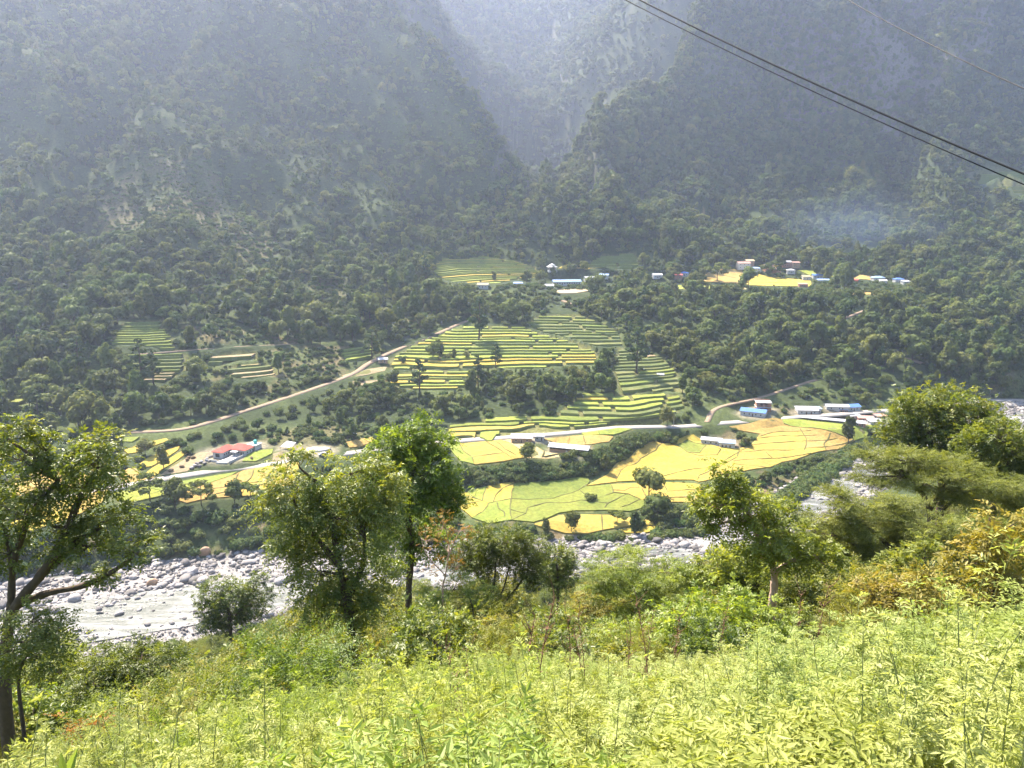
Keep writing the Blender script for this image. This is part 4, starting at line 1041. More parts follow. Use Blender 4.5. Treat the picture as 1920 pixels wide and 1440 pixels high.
# bushes: understorey on all open slopes, hedges along the bunds, the river banks
bs = []
x, y, r = jitter_grid(-330, 400, 225, 700, 4.0, 8)
z = gz_at(x, y); s, w, zr = river(x, y)
k = in_view(x, y, z, 100, 0) & (s > w + 1.0) & ~blocked(x, y, -1.0)
x, y, z, s, w = x[k], y[k], z[k], s[k], w[k]
dn = fbm(x / 16, y / 16, 101, 3)
dens = np.where(s - w < 17, 0.85, 0.42 + 0.8 * dn)
dens = np.where(open_ground(x, y), 0.45 + 0.5 * dn, dens)
k = r.uniform(size=len(x)) < dens
bs.append(np.c_[x[k], y[k], z[k], r.uniform(0.5, 1.25, k.sum()) * np.where(s[k] - w[k] < 17, 1.25, 1.0)])
for (x0, x1, y0, y1, st, sd) in ((-420, 300, 300, 800, 3.2, 18), (-700, 800, 690, 1130, 4.6, 19)):
    x, y, r = jitter_grid(x0, x1, y0, y1, st, sd)
    z = gz_at(x, y)
    k = in_view(x, y, z, 100, -150) & ~blocked(x, y)
    x, y, z = x[k], y[k], z[k]
    k = open_ground(x, y) & (y < 800) if sd == 18 else (x < 30) & (r.uniform(size=len(x)) < 0.8)
    x, y, z = x[k], y[k], z[k]
    bs.append(np.c_[x, y, z, r.uniform(0.18, 0.5, len(x)) * np.where(r.uniform(size=len(x)) < 0.15, 2.0, 1.0) * (1.3 if sd == 19 else 1)])
def hedge(pts, width, step, size, seed):
    P = catmull([p[:2] for p in hits(pts)], 8)
    r = np.random.default_rng(seed)
    L = np.r_[0, np.cumsum(np.hypot(*np.diff(P, axis=0).T))]
    t = np.arange(0, L[-1], step)
    for rep in range(max(1, int(width / 2.0))):
        xx = np.interp(t + r.uniform(-1, 1, len(t)) * step, L, P[:, 0]) + r.uniform(-.5, .5, len(t)) * width
        yy = np.interp(t, L, P[:, 1]) + r.uniform(-.5, .5, len(t)) * width
        ok = np.ones(len(t), bool)
        for p in MASKP: ok &= ~inpoly(xx, yy, p)
        xx, yy = xx[ok], yy[ok]
        bs.append(np.c_[xx, yy, gz_at(xx, yy), size * r.uniform(0.65, 1.3, len(xx))])
hedge([(850, 905), (900, 898), (960, 893), (1040, 886), (1110, 878), (1150, 858), (1180, 838), (1215, 820), (1260, 812)], 8, 1.6, 0.95, 1)
hedge([(870, 880), (960, 872), (1060, 870), (1120, 860), (1160, 842), (1200, 818)], 4, 2.0, 0.75, 2)
hedge([(842, 922), (905, 911), (975, 902), (1060, 895), (1110, 888), (1150, 866), (1190, 842), (1225, 824), (1290, 812)], 1.2, 1.0, 0.42, 3)
hedge([(1230, 808), (1180, 812), (1260, 806), (1320, 803)], 3, 1.5, 0.8, 4)
hedge([(1380, 888), (1430, 880), (1480, 872), (1520, 868)], 2.5, 1.3, 0.6, 5)
hedge([(1150, 906), (1240, 905), (1310, 907)], 0.8, 1.0, 0.35, 6)
hedge([(200, 818), (300, 812), (400, 798), (460, 782)], 2, 1.4, 0.7, 7)
hedge([(280, 885), (330, 858), (350, 845)], 0.8, 0.9, 0.4, 8)
hedge([(300, 897), (360, 889), (410, 882)], 0.8, 0.8, 0.4, 9)
hedge([(262, 850), (300, 842), (345, 828), (380, 818)], 3, 1.4, 0.8, 10)
hedge([(460, 868), (480, 856), (500, 846)], 2, 1.2, 0.6, 11)
hedge([(1520, 862), (1560, 852), (1600, 838), (1640, 826)], 6, 1.8, 1.2, 12)
hedge([(1440, 960), (1480, 940), (1520, 905), (1560, 880), (1600, 855)], 7, 1.8, 1.2, 13)
hedge([(940, 1000), (1000, 1004), (1080, 1010), (1160, 1012), (1250, 1008), (1340, 995)], 5, 1.6, 0.9, 14)
hedge([(1000, 965), (1040, 960)], 1, 1.0, 0.4, 15)
BP = np.concatenate(bs)
BP = BP[~hides_field(BP[:, 0], BP[:, 1], BP[:, 2] + 2.6 * BP[:, 3], len(BLOCKS + TERR)) & ~(hides_road(BP[:, 0], BP[:, 1], BP[:, 2], 3 * BP[:, 3]) & (BP[:, 1] < 560))]; nB = len(BP)
r = np.random.default_rng(6)
BP[:, 2] -= 0.25 * BP[:, 3]
spread(BP[:, :3], 3 * BP[:, 3], r.uniform(0, 6.28, nB), BP[:, 3], r.integers(0, 3, nB).astype(float), BUSHES, 300, 'bush',
       lambda k, p: ['low rounded green bush', 'wide lumpy green bush', 'dense dark bush'][k] + ' ' + where_tree(p), 'bush', 'bushes on the far bank and along the fields', 'far_scrub', ('foliage', 'stem'))

# single trees one can pick out beyond the river: px, py of the foot, height in metres, kind, label
def place(px, py, h, kind, label, name='broadleaf_tree', seed=0, group=None):
    p = hit(px, py, G1)
    base = far_tree(500 + seed, h, kind)
    t = thing(name, label, 'tree', (p[0], p[1], p[2] - 0.2), seed * 1.3, group)
    obj('crown', base[0], t); obj('trunk', base[1], t)
for i, a in enumerate((
    (1217, 938, 14.5, 'round', 'tall dark tree with bare lower trunk standing in the golden paddies'),
    (1234, 975, 10.5, 'round', 'dense dark tree below the paddies beside a thin bare-trunked tree'),
    (988, 868, 9.5, 'round', 'round dark tree in front of the long white-roofed shed'),
    (1590, 832, 13, 'tall', 'tall dark tree at the edge of the golden paddy by the river bend'),
    (1072, 1000, 8.0, 'round', 'rounded tree in the small golden plot above the river stones'),
    (1022, 1005, 6.5, 'tall', 'small dark tree at the left end of the riverside plot'),
    (1157, 982, 6.0, 'flat', 'small thin tree in the riverside golden plot'),
    (1190, 1005, 9.0, 'tall', 'slim pale tree with thin stem on the river bank below the paddies'),
    (1110, 938, 3.6, 'bush', 'lone round bush at the edge of the green and golden plots'),
    (281, 940, 10.5, 'flat', 'thin tree with layered crown beside the road below the red-roofed house'),
    (330, 955, 11, 'round', 'dark tree in front of the green plots under the road'),
    (378, 950, 9.5, 'flat', 'open spreading tree before the golden plots under the road'),
    (440, 945, 9.0, 'round', 'grey-green tree on the bank before the golden plots'),
    (470, 940, 9.0, 'flat', 'thin-stemmed tree at the right end of the bank trees'),
    (870, 905, 7.5, 'round', 'bushy tree at the left end of the long hedge bank'),
    (1250, 800, 9.0, 'round', 'dark round tree beside the road above the hedge bank'),
    (357, 652, 11.5, 'tall', 'dark oval tree right of the bright upper terraces'),
    (522, 700, 11.0, 'tall', 'dark conical tree beside the beige terraces'),
    (812, 676, 10.5, 'round', 'dark pair-crowned tree on the lime terraces'),
    (825, 672, 10.5, 'tall', 'narrow dark tree next to the pair-crowned one on the terraces'),
    (755, 684, 6.0, 'round', 'small dark tree at the lower left of the lime terraces'),
    (840, 676, 5.5, 'round', 'small tree in the row below the lime terraces'),
    (852, 676, 6.5, 'tall', 'small upright tree in the row below the lime terraces'),
    (874, 674, 5.5, 'round', 'small dark tree at the end of the row below the lime terraces'),
    (1382, 712, 10.5, 'tall', 'yellowing upright tree in the right-hand forest'),
    (1345, 528, 17, 'flat', 'tall spreading pale tree in the yellow village field'),
    (1402, 545, 17, 'round', 'large green tree before the yellow village field'),
    (1298, 538, 12, 'round', 'dark round tree beside the red and blue village house'),
    (1112, 556, 19, 'round', 'large green tree right of the pale school yard'),
    (1037, 522, 10, 'tall', 'dark oval tree behind the long blue-roofed school'),
    (1072, 520, 11, 'round', 'green tree behind the right end of the school'),
    (926, 528, 8, 'tall', 'dark oval tree on the upper lime terraces'),
    (987, 536, 11, 'round', 'dark tree right of the small blue-roofed shed'),
    (1012, 532, 12, 'round', 'pale green tree left of the long school'),
    (1570, 542, 15, 'round', 'dark broad tree between the village roofs'),
    (1255, 530, 8, 'round', 'dark tree between white and red village roofs'))):
    place(a[0], a[1], a[2], a[3], a[4], 'broadleaf_tree' if a[3] != 'bush' else 'bush', i)
for i, (px, py, h) in enumerate(((897, 640, 27), (897, 730, 18), (786, 745, 20), (697, 672, 17), (1193, 700, 26), (267, 735, 26), (288, 720, 18), (930, 690, 14), (798, 530, 20), (288, 585, 20),
                                 (75, 815, 19), (148, 800, 19), (1385, 640, 18), (1600, 700, 18), (40, 700, 20), (148, 700, 20))):
    place(px, py, h, 'pine', 'tall thin-crowned pine rising above the terraces and scrub', 'pine_tree', 60 + i, 'tall pines on the slope')
# ------------------------------------------------------------------ river: water, foam, stones
M_STONE = simple('river_stone', (0.26, 0.235, 0.22), 0.85, 0.4, 0.9, 0.3, 0, 0.4)
sn = M_STONE.node_tree.nodes; sl = M_STONE.node_tree.links
so = sn.new('ShaderNodeObjectInfo'); shs = sn.new('ShaderNodeHueSaturation')
smm = sn.new('ShaderNodeMapRange'); smm.inputs['To Min'].default_value = 0.4; smm.inputs['To Max'].default_value = 1.5
sl.new(so.outputs['Random'], smm.inputs['Value']); sl.new(smm.outputs[0], shs.inputs['Value'])
sl.new(sn['Mix'].outputs[2], shs.inputs['Color']); sl.new(shs.outputs[0], sn['Principled BSDF'].inputs['Base Color'])
M_STONE_R = simple('river_stone_rusty', (0.42, 0.27, 0.17), 0.85, 0.3, 1.2, 0.3, 0, 0.4)
def stone_mesh(seed, flat=0.7):
    r = np.random.default_rng(seed)
    v, f = ICO2
    v = v.copy()
    for k in range(9):                # chop facets
        d = unit(r.normal(size=3)); c = r.uniform(0.55, 0.85)
        s = v @ d; v = v - np.clip(s - c, 0, None)[:, None] * d
    v *= np.array([1.0, r.uniform(.65, 1), flat * r.uniform(.7, 1.1)])
    v += 0.03 * r.normal(size=v.shape)
    return v, f
STONES = [mesh_np('stone', *stone_mesh(40 + i, 0.65), (M_STONE,)) for i in range(6)]
RUSTY = mesh_np('stone', *stone_mesh(60, 1.0), (M_STONE_R,))
# water sheet: follows the channel, rough white rapids between slower glassy reaches
wm, wn_, wl = nmat('river_water')
wb = wn_['Principled BSDF']; wb.inputs['Specular IOR Level'].default_value = 0.22; wb.inputs['IOR'].default_value = 1.33
tc = wn_.new('ShaderNodeTexCoord'); at = wn_.new('ShaderNodeAttribute'); at.attribute_name = 'rapid'
mp = wn_.new('ShaderNodeMapping'); mp.inputs['Rotation'].default_value = (0, 0, -0.3); mp.inputs['Scale'].default_value = (0.12, 0.42, 0.3)
nz = wn_.new('ShaderNodeTexNoise'); nz.inputs['Scale'].default_value = 1.0; nz.inputs['Detail'].default_value = 6; nz.inputs['Roughness'].default_value = 0.7
wl.new(tc.outputs['Object'], mp.inputs[0]); wl.new(mp.outputs[0], nz.inputs['Vector'])
ad = wn_.new('ShaderNodeMath'); ad.operation = 'ADD'; wl.new(nz.outputs['Fac'], ad.inputs[0]); wl.new(at.outputs['Fac'], ad.inputs[1])
cr = wn_.new('ShaderNodeValToRGB'); e = cr.color_ramp.elements
e[0].position = 0.46; e[0].color = (0.11, 0.115, 0.10, 1); e[1].position = 0.78; e[1].color = (0.40, 0.385, 0.38, 1)
wl.new(ad.outputs[0], cr.inputs['Fac']); wl.new(cr.outputs['Color'], wb.inputs['Base Color'])
rr = wn_.new('ShaderNodeMapRange'); rr.inputs['From Min'].default_value = 0.4; rr.inputs['From Max'].default_value = 0.8; rr.inputs['To Min'].default_value = 0.25; rr.inputs['To Max'].default_value = 0.75
wl.new(ad.outputs[0], rr.inputs['Value']); wl.new(rr.outputs[0], wb.inputs['Roughness'])
bp = wn_.new('ShaderNodeBump'); bp.inputs['Strength'].default_value = 0.7; bp.inputs['Distance'].default_value = 0.6
wl.new(nz.outputs['Fac'], bp.inputs['Height']); wl.new(bp.outputs[0], wb.inputs['Normal'])
t = np.gradient(RC, axis=0); t /= np.hypot(t[:, 0], t[:, 1])[:, None]
nr = np.c_[-t[:, 1], t[:, 0]]
RCf = np.array([[np.interp(q, np.arange(len(RC)), RC[:, 0]), np.interp(q, np.arange(len(RC)), RC[:, 1])] for q in np.arange(0, len(RC) - 1, 0.12)])
tt = np.gradient(RCf, axis=0); tt /= np.hypot(tt[:, 0], tt[:, 1])[:, None]; nf_ = np.c_[-tt[:, 1], tt[:, 0]]
wf = np.interp(np.arange(0, len(RC) - 1, 0.12), np.arange(len(RC)), RW)
cols = np.linspace(-1, 1, 25)
arc = np.r_[0, np.cumsum(np.hypot(*np.diff(RCf, axis=0).T))]
shift = 0.16 * fbm(arc / 60, arc * 0, 7, 3) - 0.22
W3 = []
for c in cols:
    off = (shift + c * (0.50 + 0.1 * fbm(arc / 35, arc * 0 + 9, 8, 2))) * wf
    p = RCf + nf_ * off[:, None]
    z = -3 + 0.012 * (RCf[:, 0] + 130) + 0.12 + 0.22 * fbm(p[:, 0] / 4, p[:, 1] / 4, 14, 3)
    W3.append(np.c_[p, z])
W3 = np.stack(W3, 1); n1_, n2_ = W3.shape[:2]
ii = np.arange(n1_ * n2_).reshape(n1_, n2_)
wq = np.stack([ii[:-1, :-1], ii[1:, :-1], ii[1:, 1:], ii[:-1, 1:]], -1).reshape(-1, 4)
rap = 0.22 * fbm(W3[..., 0] / 22, W3[..., 1] / 22, 15, 3) + 0.05
obj('river_water', mesh_np('river_water', W3.reshape(-1, 3), wq[:, ::-1], (wm,), {'rapid': ('FLOAT', rap.ravel())}, True), kind='structure')
# stones
r = np.random.default_rng(17)
k = r.uniform(0, n1_ - 1.01, 60000)
i = k.astype(int); lat = np.clip(r.normal(0, 0.62, len(i)), -1.12, 1.06)
lat = np.where(r.uniform(size=len(i)) < 0.35, np.sign(lat) * r.uniform(0.6, 1.12, len(i)), lat)
p = RCf[i] + (RCf[np.minimum(i + 1, len(RCf) - 1)] - RCf[i]) * (k - i)[:, None] + nf_[i] * (lat * wf[i])[:, None]
size = 0.16 + 0.42 * r.exponential(0.8, len(i))
cl = fbm(p[:, 0] / 9, p[:, 1] / 9, 19, 3)
size = np.clip(size * (0.9 + 0.9 * cl) * np.where(r.uniform(size=len(i)) < 0.03, 2.2, 1.0), 0.10, 2.6)
keep = (r.uniform(size=len(i)) < (0.40 + 0.5 * (cl > 0) + 0.3 * (np.abs(lat) > 0.65))) & ~((np.abs(lat - shift[i]) < 0.26 + 0.1 * fbm(arc[i] / 18, arc[i] * 0, 3, 2)) & (r.uniform(size=len(i)) < 0.5))
p, size, lat = p[keep], size[keep], lat[keep]
z = gz_at(p[:, 0], p[:, 1])
SPt = np.c_[p, np.maximum(z, -2.98 + 0.012 * (p[:, 0] + 130)) + 0.16 * size]
k = in_view(SPt[:, 0], SPt[:, 1], SPt[:, 2], 60)
SPt, size, lat = SPt[k], size[k], lat[k]
px, py, dep = project(SPt[:, 0], SPt[:, 1], SPt[:, 2])
vis = (px > 40) & (px < 1900) & visible(SPt[:, 0], SPt[:, 1], SPt[:, 2] + size)
vis &= ((px > 60) & (px < 560)) | ((px > 1040) & (px < 1380)) | (px > 1480)
order = np.argsort(-np.where(vis, size / dep, -1)); top = order[:300]; rest = order[300:]
var = r.integers(0, 6, len(SPt)); rot = r.uniform(0, 6.28, len(SPt))
for a in top:
    o = obj('boulder', STONES[var[a]], None, tuple(map(float, SPt[a])), float(rot[a]), label='pale grey boulder ' + ('at the foot of the far wooded bank' if lat[a] > 0.55 else 'at the near edge of the river bed' if lat[a] < -0.55 else 'among the stones in mid river'), category='boulder', group='boulders of the river bed')
    o.scale = (float(size[a]),) * 3
stuff('river_stones', SPt[rest], rot[rest], size[rest], var[rest].astype(float), STONES)
for (px, py, s, lab) in ((385, 1037, 2.3, 'large rust-brown boulder against the far wooded bank'), (286, 1090, 2.0, 'rounded brownish boulder on the far side of the river bed')):
    q = Z(px, py, -1.6)
    o = obj('boulder', RUSTY, None, (q[0], q[1], float(gz_at(q[0], q[1])) + s * 0.35), 0.6, label=lab, category='boulder'); o.scale = (s,) * 3
for (px, py, s, lab) in ((370, 1085, 3.4, 'very large flat pale slab of rock in the river stones'), (465, 1055, 3.2, 'long low grey slab of rock near the far bank')):
    q = Z(px, py, -2.4)
    o = obj('boulder', STONES[3], None, (q[0], q[1], float(gz_at(q[0], q[1])) + 0.35), 0.3, label=lab, category='boulder'); o.scale = (s, s * .8, s * .45)
# ------------------------------------------------------------------ the near hillside
M_L1 = leafmat('leaf_dark_broad', [(0.053, 0.088, 0.016), (0.113, 0.156, 0.028), (0.238, 0.250, 0.046)], 0.45, (1.7, 1.5, 0.45), 0.45, 0.4, 0.02)
M_L2 = leafmat('leaf_pinnate', [(0.069, 0.104, 0.019), (0.152, 0.195, 0.036), (0.331, 0.325, 0.072)], 0.45, (1.8, 1.55, 0.4), 0.5, 0.38, 0.02)
M_L3 = leafmat('leaf_fresh', [(0.085, 0.13, 0.018), (0.19, 0.245, 0.035), (0.34, 0.37, 0.065)], 0.48, (1.6, 1.5, 0.5), 0.4, 0.42, 0.03)
M_L4 = leafmat('leaf_olive', [(0.055, 0.088, 0.016), (0.125, 0.165, 0.03), (0.26, 0.275, 0.055)], 0.45, (1.6, 1.5, 0.5), 0.4, 0.42, 0.03)
M_L5 = leafmat('leaf_feather', [(0.085, 0.109, 0.021), (0.171, 0.196, 0.038), (0.280, 0.287, 0.063)], 0.40, (1.5, 1.4, 0.5), 0.25, 0.5, 0.03)
M_L6 = leafmat('leaf_yellowing', [(0.15, 0.13, 0.02), (0.26, 0.22, 0.045), (0.36, 0.29, 0.07), (0.40, 0.22, 0.05)], 0.38, (1.3, 1.2, 0.5), 0.3, 0.5, 0.02)
M_L7 = leafmat('leaf_scrub', [(0.082, 0.110, 0.018), (0.187, 0.215, 0.035), (0.338, 0.330, 0.071)], 0.42, (1.5, 1.4, 0.45), 0.3, 0.5, 0.07)
M_L8 = leafmat('leaf_weed', [(0.18, 0.225, 0.04), (0.335, 0.385, 0.095), (0.49, 0.515, 0.19)], 0.47, (1.25, 1.25, 0.6), 0.3, 0.5, 0.028)
M_L8B = leafmat('leaf_weed_deep', [(0.15, 0.195, 0.034), (0.29, 0.34, 0.078), (0.44, 0.47, 0.15)], 0.47, (1.25, 1.25, 0.6), 0.3, 0.5, 0.028)
M_L8C = leafmat('leaf_weed_silver', [(0.21, 0.25, 0.065), (0.365, 0.405, 0.12), (0.52, 0.54, 0.22)], 0.44, (1.22, 1.22, 0.62), 0.3, 0.5, 0.025)
M_L9 = leafmat('leaf_orange', [(0.20, 0.10, 0.02), (0.30, 0.17, 0.03), (0.36, 0.25, 0.06)], 0.38, (1.3, 1.1, 0.5), 0.2, 0.5, 0.03)
M_STEM = simple('weed_stem', (0.20, 0.22, 0.08), 0.85, 0.4, 8.0, 0.2)
M_DRY = simple('dry_stem', (0.17, 0.09, 0.055), 0.9, 0.35, 8.0, 0.2)

STYLE = {   # leaves per sprig, sprig length, leaf length, leaf width, droop, spread
    'pinnate': (11, 0.52, 0.16, 0.058, 0.55, 1.1), 'broad': (7, 0.30, 0.17, 0.075, 0.35, 1.0), 'feather': (13, 0.62, 0.14, 0.045, 0.12, 1.2),
    'fresh': (7, 0.30, 0.17, 0.085, 0.2, 1.0), 'big': (8, 0.36, 0.17, 0.065, 0.35, 1.0), 'small': (7, 0.24, 0.10, 0.05, 0.15, 1.0)}
def foliage(r, blobs, style, per_m2, scale=1.0, flat=1.0, shell=0.72):
    """blobs: (centre, radii) in metres -> leaves and the twigs that carry them"""
    nl, sl, ll, lw, dr, sp = STYLE[style]
    sl *= scale; ll *= scale; lw *= scale
    parts = []; twigs = []
    for c, rad in blobs:
        c = np.array(c); rad = np.array(rad)
        area = math.pi * rad[0] * max(rad[2], 0.62 * rad[0])
        ncl = int(np.clip(5 + 5 * area / (sl * sl * 6), 7, 46))
        d = r.normal(size=(ncl, 3)); d[:, 2] = d[:, 2] * 0.85 + 0.12; d = unit(d)
        q = r.uniform(shell ** 3, 1.05, ncl)[:, None] ** (1 / 3)
        cc = c + d * q * rad
        ct = np.clip(0.36 + 0.20 * d[:, 2] + r.normal(size=ncl) * 0.15, 0.02, 0.95)  # top light painted into the tint: upper clusters lighter, lower ones darker
        n = max(ncl, int(per_m2 * 9.0 * area / (sl * ll * 1.2)))
        k = r.integers(0, ncl, n)
        sd_ = np.minimum(rad.mean() * 0.30, sl * 1.1)
        o = cc[k] + r.normal(size=(n, 3)) * sd_ * np.array([1, 1, 0.75 * flat])
        dd = unit(d[k] * 0.8 + r.normal(size=(n, 3)) * 0.65 + np.array([0, 0, 0.15]))
        if flat < 1: dd[:, 2] *= 0.25; dd = unit(dd)
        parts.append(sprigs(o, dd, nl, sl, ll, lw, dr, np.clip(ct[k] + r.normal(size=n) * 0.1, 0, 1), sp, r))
        for i in range(ncl):
            twigs.append((bend(c - np.array([0, 0, rad[2] * 0.35]), cc[i], 5, -0.05, 0.10, r), np.linspace(0.016, 0.005, 5) * (0.5 + rad.mean() * 0.5)))
    return merge(parts), twigs
NEARREF = []
def near_tree(name, label, Y, foot, stems, blobs, style, mat, bark=None, per=1.0, tr=0.13, seed=1, scale=1.0, flat=1.0, category='tree', depthk=0.8, group=None, limb=0.32):
    """foot: px,py of the trunk at the ground line; stems: list of px paths; blobs: px ellipses (x, y, rx, ry)"""
    r = np.random.default_rng(seed)
    f = D(foot[0], foot[1], Y)
    gx0, gy0 = f[0], f[1]; gz0 = float(gz_at(gx0, gy0))
    dep = project(*f)[2]; mpp = float(dep) / FPX
    B = []
    for (bx, by, rx, ry) in blobs:
        dy = r.uniform(-0.55, 0.55) * rx * mpp * 1.2
        c = D(bx, by, Y + dy)
        B.append((c, (rx * mpp, rx * mpp * depthk, ry * mpp)))
    (cv, cf, ct), tw = foliage(r, B, style, per, scale, flat)
    paths = []; joints = []
    for si, st in enumerate(stems):
        P = [np.array(D(x, y, Y + (0 if i < 2 else r.uniform(-.3, .3)))) for i, (x, y) in enumerate(st)]
        if si == 0: P = [np.array((gx0, gy0, min(gz0, P[0][2]) - 0.4))] + P
        C_ = catmull(P, 6)
        r0 = tr if si == 0 else tr * 0.62
        rad = np.linspace(r0, r0 * 0.42, len(C_))
        if si == 0: rad[:4] *= np.linspace(1.35, 1.0, 4)
        paths.append((C_, rad * (1 + 0.08 * r.normal(size=len(C_)))))
        joints += list(C_[len(C_) // 3:])
    J = np.array(joints)
    for c, rad in B:
        c = np.array(c)
        w = np.linalg.norm(J - c, axis=1) + 1.5 * np.clip(J[:, 2] - c[2] + 0.2 * rad[2], 0, None)
        a = J[np.argmin(w)]
        L = np.linalg.norm(c - a)
        paths.append((bend(a, c - np.array([0, 0, rad[2] * 0.3]), 7, 0.06, 0.08, r), np.linspace(tr * limb, tr * 0.13, 7)))
    NEARREF.append((gx0, gy0, label, category))
    o = thing(name, label, category, (gx0, gy0, gz0), 0, group)
    org = np.array([gx0, gy0, gz0])
    tv, tf = tubes(paths + tw, 6)
    obj('crown', mesh_np('crown', cv - org, cf, (mat,), {'tint': ('FLOAT', ct)}), o)
    obj('trunk', mesh_np('trunk', tv - org, tf, (bark or M_BARK,), None, True), o)
    return o

near_tree('tree', 'tall dark tree with long bare limbs leaning over the boulder bed', 24, (5, 1345), [[(8, 1300), (14, 1190), (30, 1135), (75, 1080), (120, 1005), (152, 930), (190, 872)], [(30, 1135), (90, 1112), (150, 1100), (205, 1075), (245, 1048)], [(18, 1180), (22, 1100), (20, 1040), (-10, 940)], [(75, 1080), (110, 1050), (150, 1010), (175, 1000)], [(22, 1060), (60, 960), (110, 900)]],
          [(40, 850, 52, 36), (10, 815, 40, 26), (75, 905, 55, 34), (180, 850, 50, 34), (210, 885, 30, 26), (165, 905, 48, 24), (130, 850, 26, 26), (40, 960, 50, 34), (95, 980, 40, 22), (218, 968, 42, 22), (190, 985, 30, 18), (262, 1032, 38, 24), (165, 1020, 46, 16), (120, 1030, 30, 18), (182, 1078, 30, 9), (20, 1030, 42, 30), (-40, 880, 60, 60), (-50, 980, 60, 60), (85, 835, 24, 26)], 'broad', M_L1, per=0.8, tr=0.22, seed=2)
near_tree('tree', 'small dark drooping tree tucked under the bare-limbed tall one', 21, (38, 1330), [[(36, 1300), (40, 1250), (62, 1215), (90, 1195)], [(38, 1260), (20, 1210)]], [(30, 1195, 42, 30), (80, 1185, 38, 28), (110, 1165, 26, 18), (15, 1235, 34, 30), (60, 1160, 34, 18), (75, 1225, 30, 20)], 'pinnate', M_L1, per=1.0, tr=0.06, seed=3, scale=0.85)
near_tree('tree', 'dense tree with drooping feather-like leaves and a dark leaning trunk', 27, (668, 1262), [[(664, 1235), (655, 1165), (640, 1080), (622, 985), (590, 900)], [(650, 1130), (682, 1050), (682, 960), (700, 900)], [(635, 1060), (580, 990), (550, 940)]],
          [(560, 905, 42, 36), (530, 955, 34, 36), (615, 905, 46, 34), (560, 868, 18, 20), (700, 905, 46, 34), (655, 880, 36, 26), (585, 990, 56, 44), (675, 985, 56, 48), (725, 950, 30, 36), (600, 1060, 50, 44), (680, 1065, 48, 44), (640, 1115, 50, 34), (600, 1130, 36, 30), (690, 1130, 34, 30), (560, 1030, 34, 34), (640, 960, 48, 40), (655, 1170, 36, 22)], 'pinnate', M_L2, per=1.35, tr=0.19, seed=4)
near_tree('tree', 'light green upright tree standing behind the drooping-leaved one', 36, (765, 1180), [[(766, 1120), (772, 1040), (768, 960), (775, 880), (795, 820)], [(770, 1000), (735, 900), (728, 850)], [(770, 960), (810, 900), (825, 880)]],
          [(800, 805, 30, 22), (820, 830, 28, 24), (745, 832, 38, 18), (775, 845, 36, 24), (800, 880, 46, 30), (738, 880, 38, 28), (835, 905, 26, 28), (770, 935, 52, 34), (820, 950, 32, 30), (765, 990, 46, 30), (800, 1020, 38, 28), (715, 930, 34, 34), (705, 850, 26, 20), (848, 940, 20, 24), (740, 1030, 38, 26)], 'fresh', M_L3, per=1.0, tr=0.2, seed=5)
near_tree('tree', 'round-crowned olive tree on several thin forked stems', 40, (922, 1195), [[(924, 1165), (922, 1140), (905, 1095), (880, 1055)], [(924, 1150), (945, 1100), (955, 1060)], [(922, 1140), (928, 1080), (930, 1040)], [(930, 1150), (970, 1100), (990, 1070)]],
          [(900, 1020, 36, 22), (945, 1012, 40, 20), (985, 1030, 32, 24), (880, 1048, 34, 22), (930, 1045, 44, 22), (975, 1060, 36, 26), (1005, 1075, 22, 24), (900, 1070, 34, 18), (860, 1060, 18, 16)], 'small', M_L4, per=1.15, tr=0.12, seed=6, scale=1.15)
near_tree('tree', 'lopped tree with a pale bare trunk and crown leaning aside', 27, (1438, 1240), [[(1438, 1215), (1446, 1150), (1452, 1090), (1447, 1058), (1420, 1000), (1385, 930), (1362, 890)], [(1450, 1075), (1490, 1050), (1530, 1042)], [(1425, 1010), (1450, 980)]],
          [(1362, 885, 22, 24), (1375, 915, 30, 26), (1345, 945, 40, 24), (1400, 950, 44, 28), (1320, 950, 22, 18), (1450, 962, 38, 24), (1430, 998, 46, 26), (1480, 995, 34, 22), (1500, 1035, 40, 22), (1540, 1048, 34, 18), (1465, 1045, 40, 26), (1425, 1040, 30, 22), (1345, 980, 18, 16)], 'broad', M_L3, bark=M_BARK_PALE, per=1.1, tr=0.19, seed=7, limb=0.4)
near_tree('tree', 'big rounded dark green tree rising beyond the flat-topped acacias', 62, (1762, 1010), [[(1762, 960), (1765, 900), (1755, 850), (1720, 800)], [(1765, 890), (1800, 830), (1810, 780)], [(1765, 900), (1850, 840)]],
          [(1702, 765, 34, 30), (1690, 810, 34, 36), (1745, 800, 40, 36), (1790, 760, 46, 32), (1825, 790, 40, 36), (1780, 830, 50, 36), (1865, 815, 32, 30), (1720, 850, 44, 28), (1830, 850, 44, 28)], 'fresh', M_L1, per=1.1, tr=0.36, seed=8, scale=1.6)
near_tree('tree', 'rounded olive tree at the right of the big dark one', 54, (1862, 1000), [[(1862, 950), (1858, 900), (1840, 860)], [(1858, 910), (1890, 870)]],
          [(1835, 830, 36, 28), (1875, 815, 36, 26), (1905, 840, 30, 32), (1850, 865, 46, 26), (1895, 880, 36, 26), (1930, 860, 36, 40)], 'fresh', M_L4, per=1.1, tr=0.25, seed=9, scale=1.4)
near_tree('tree', 'flat-layered feathery acacia with dark forked limbs', 46, (1742, 1040), [[(1742, 1000), (1740, 950), (1715, 905), (1670, 860)], [(1742, 960), (1775, 905), (1800, 880)], [(1745, 975), (1800, 930), (1850, 910)]],
          [(1650, 848, 36, 12), (1700, 862, 46, 14), (1760, 868, 44, 14), (1690, 890, 46, 13), (1640, 890, 34, 12), (1810, 890, 50, 15), (1740, 905, 50, 14), (1870, 905, 50, 14), (1800, 925, 46, 14), (1850, 940, 50, 16), (1900, 930, 40, 18)], 'feather', M_L5, per=1.5, tr=0.22, seed=10, scale=1.15, flat=0.3)
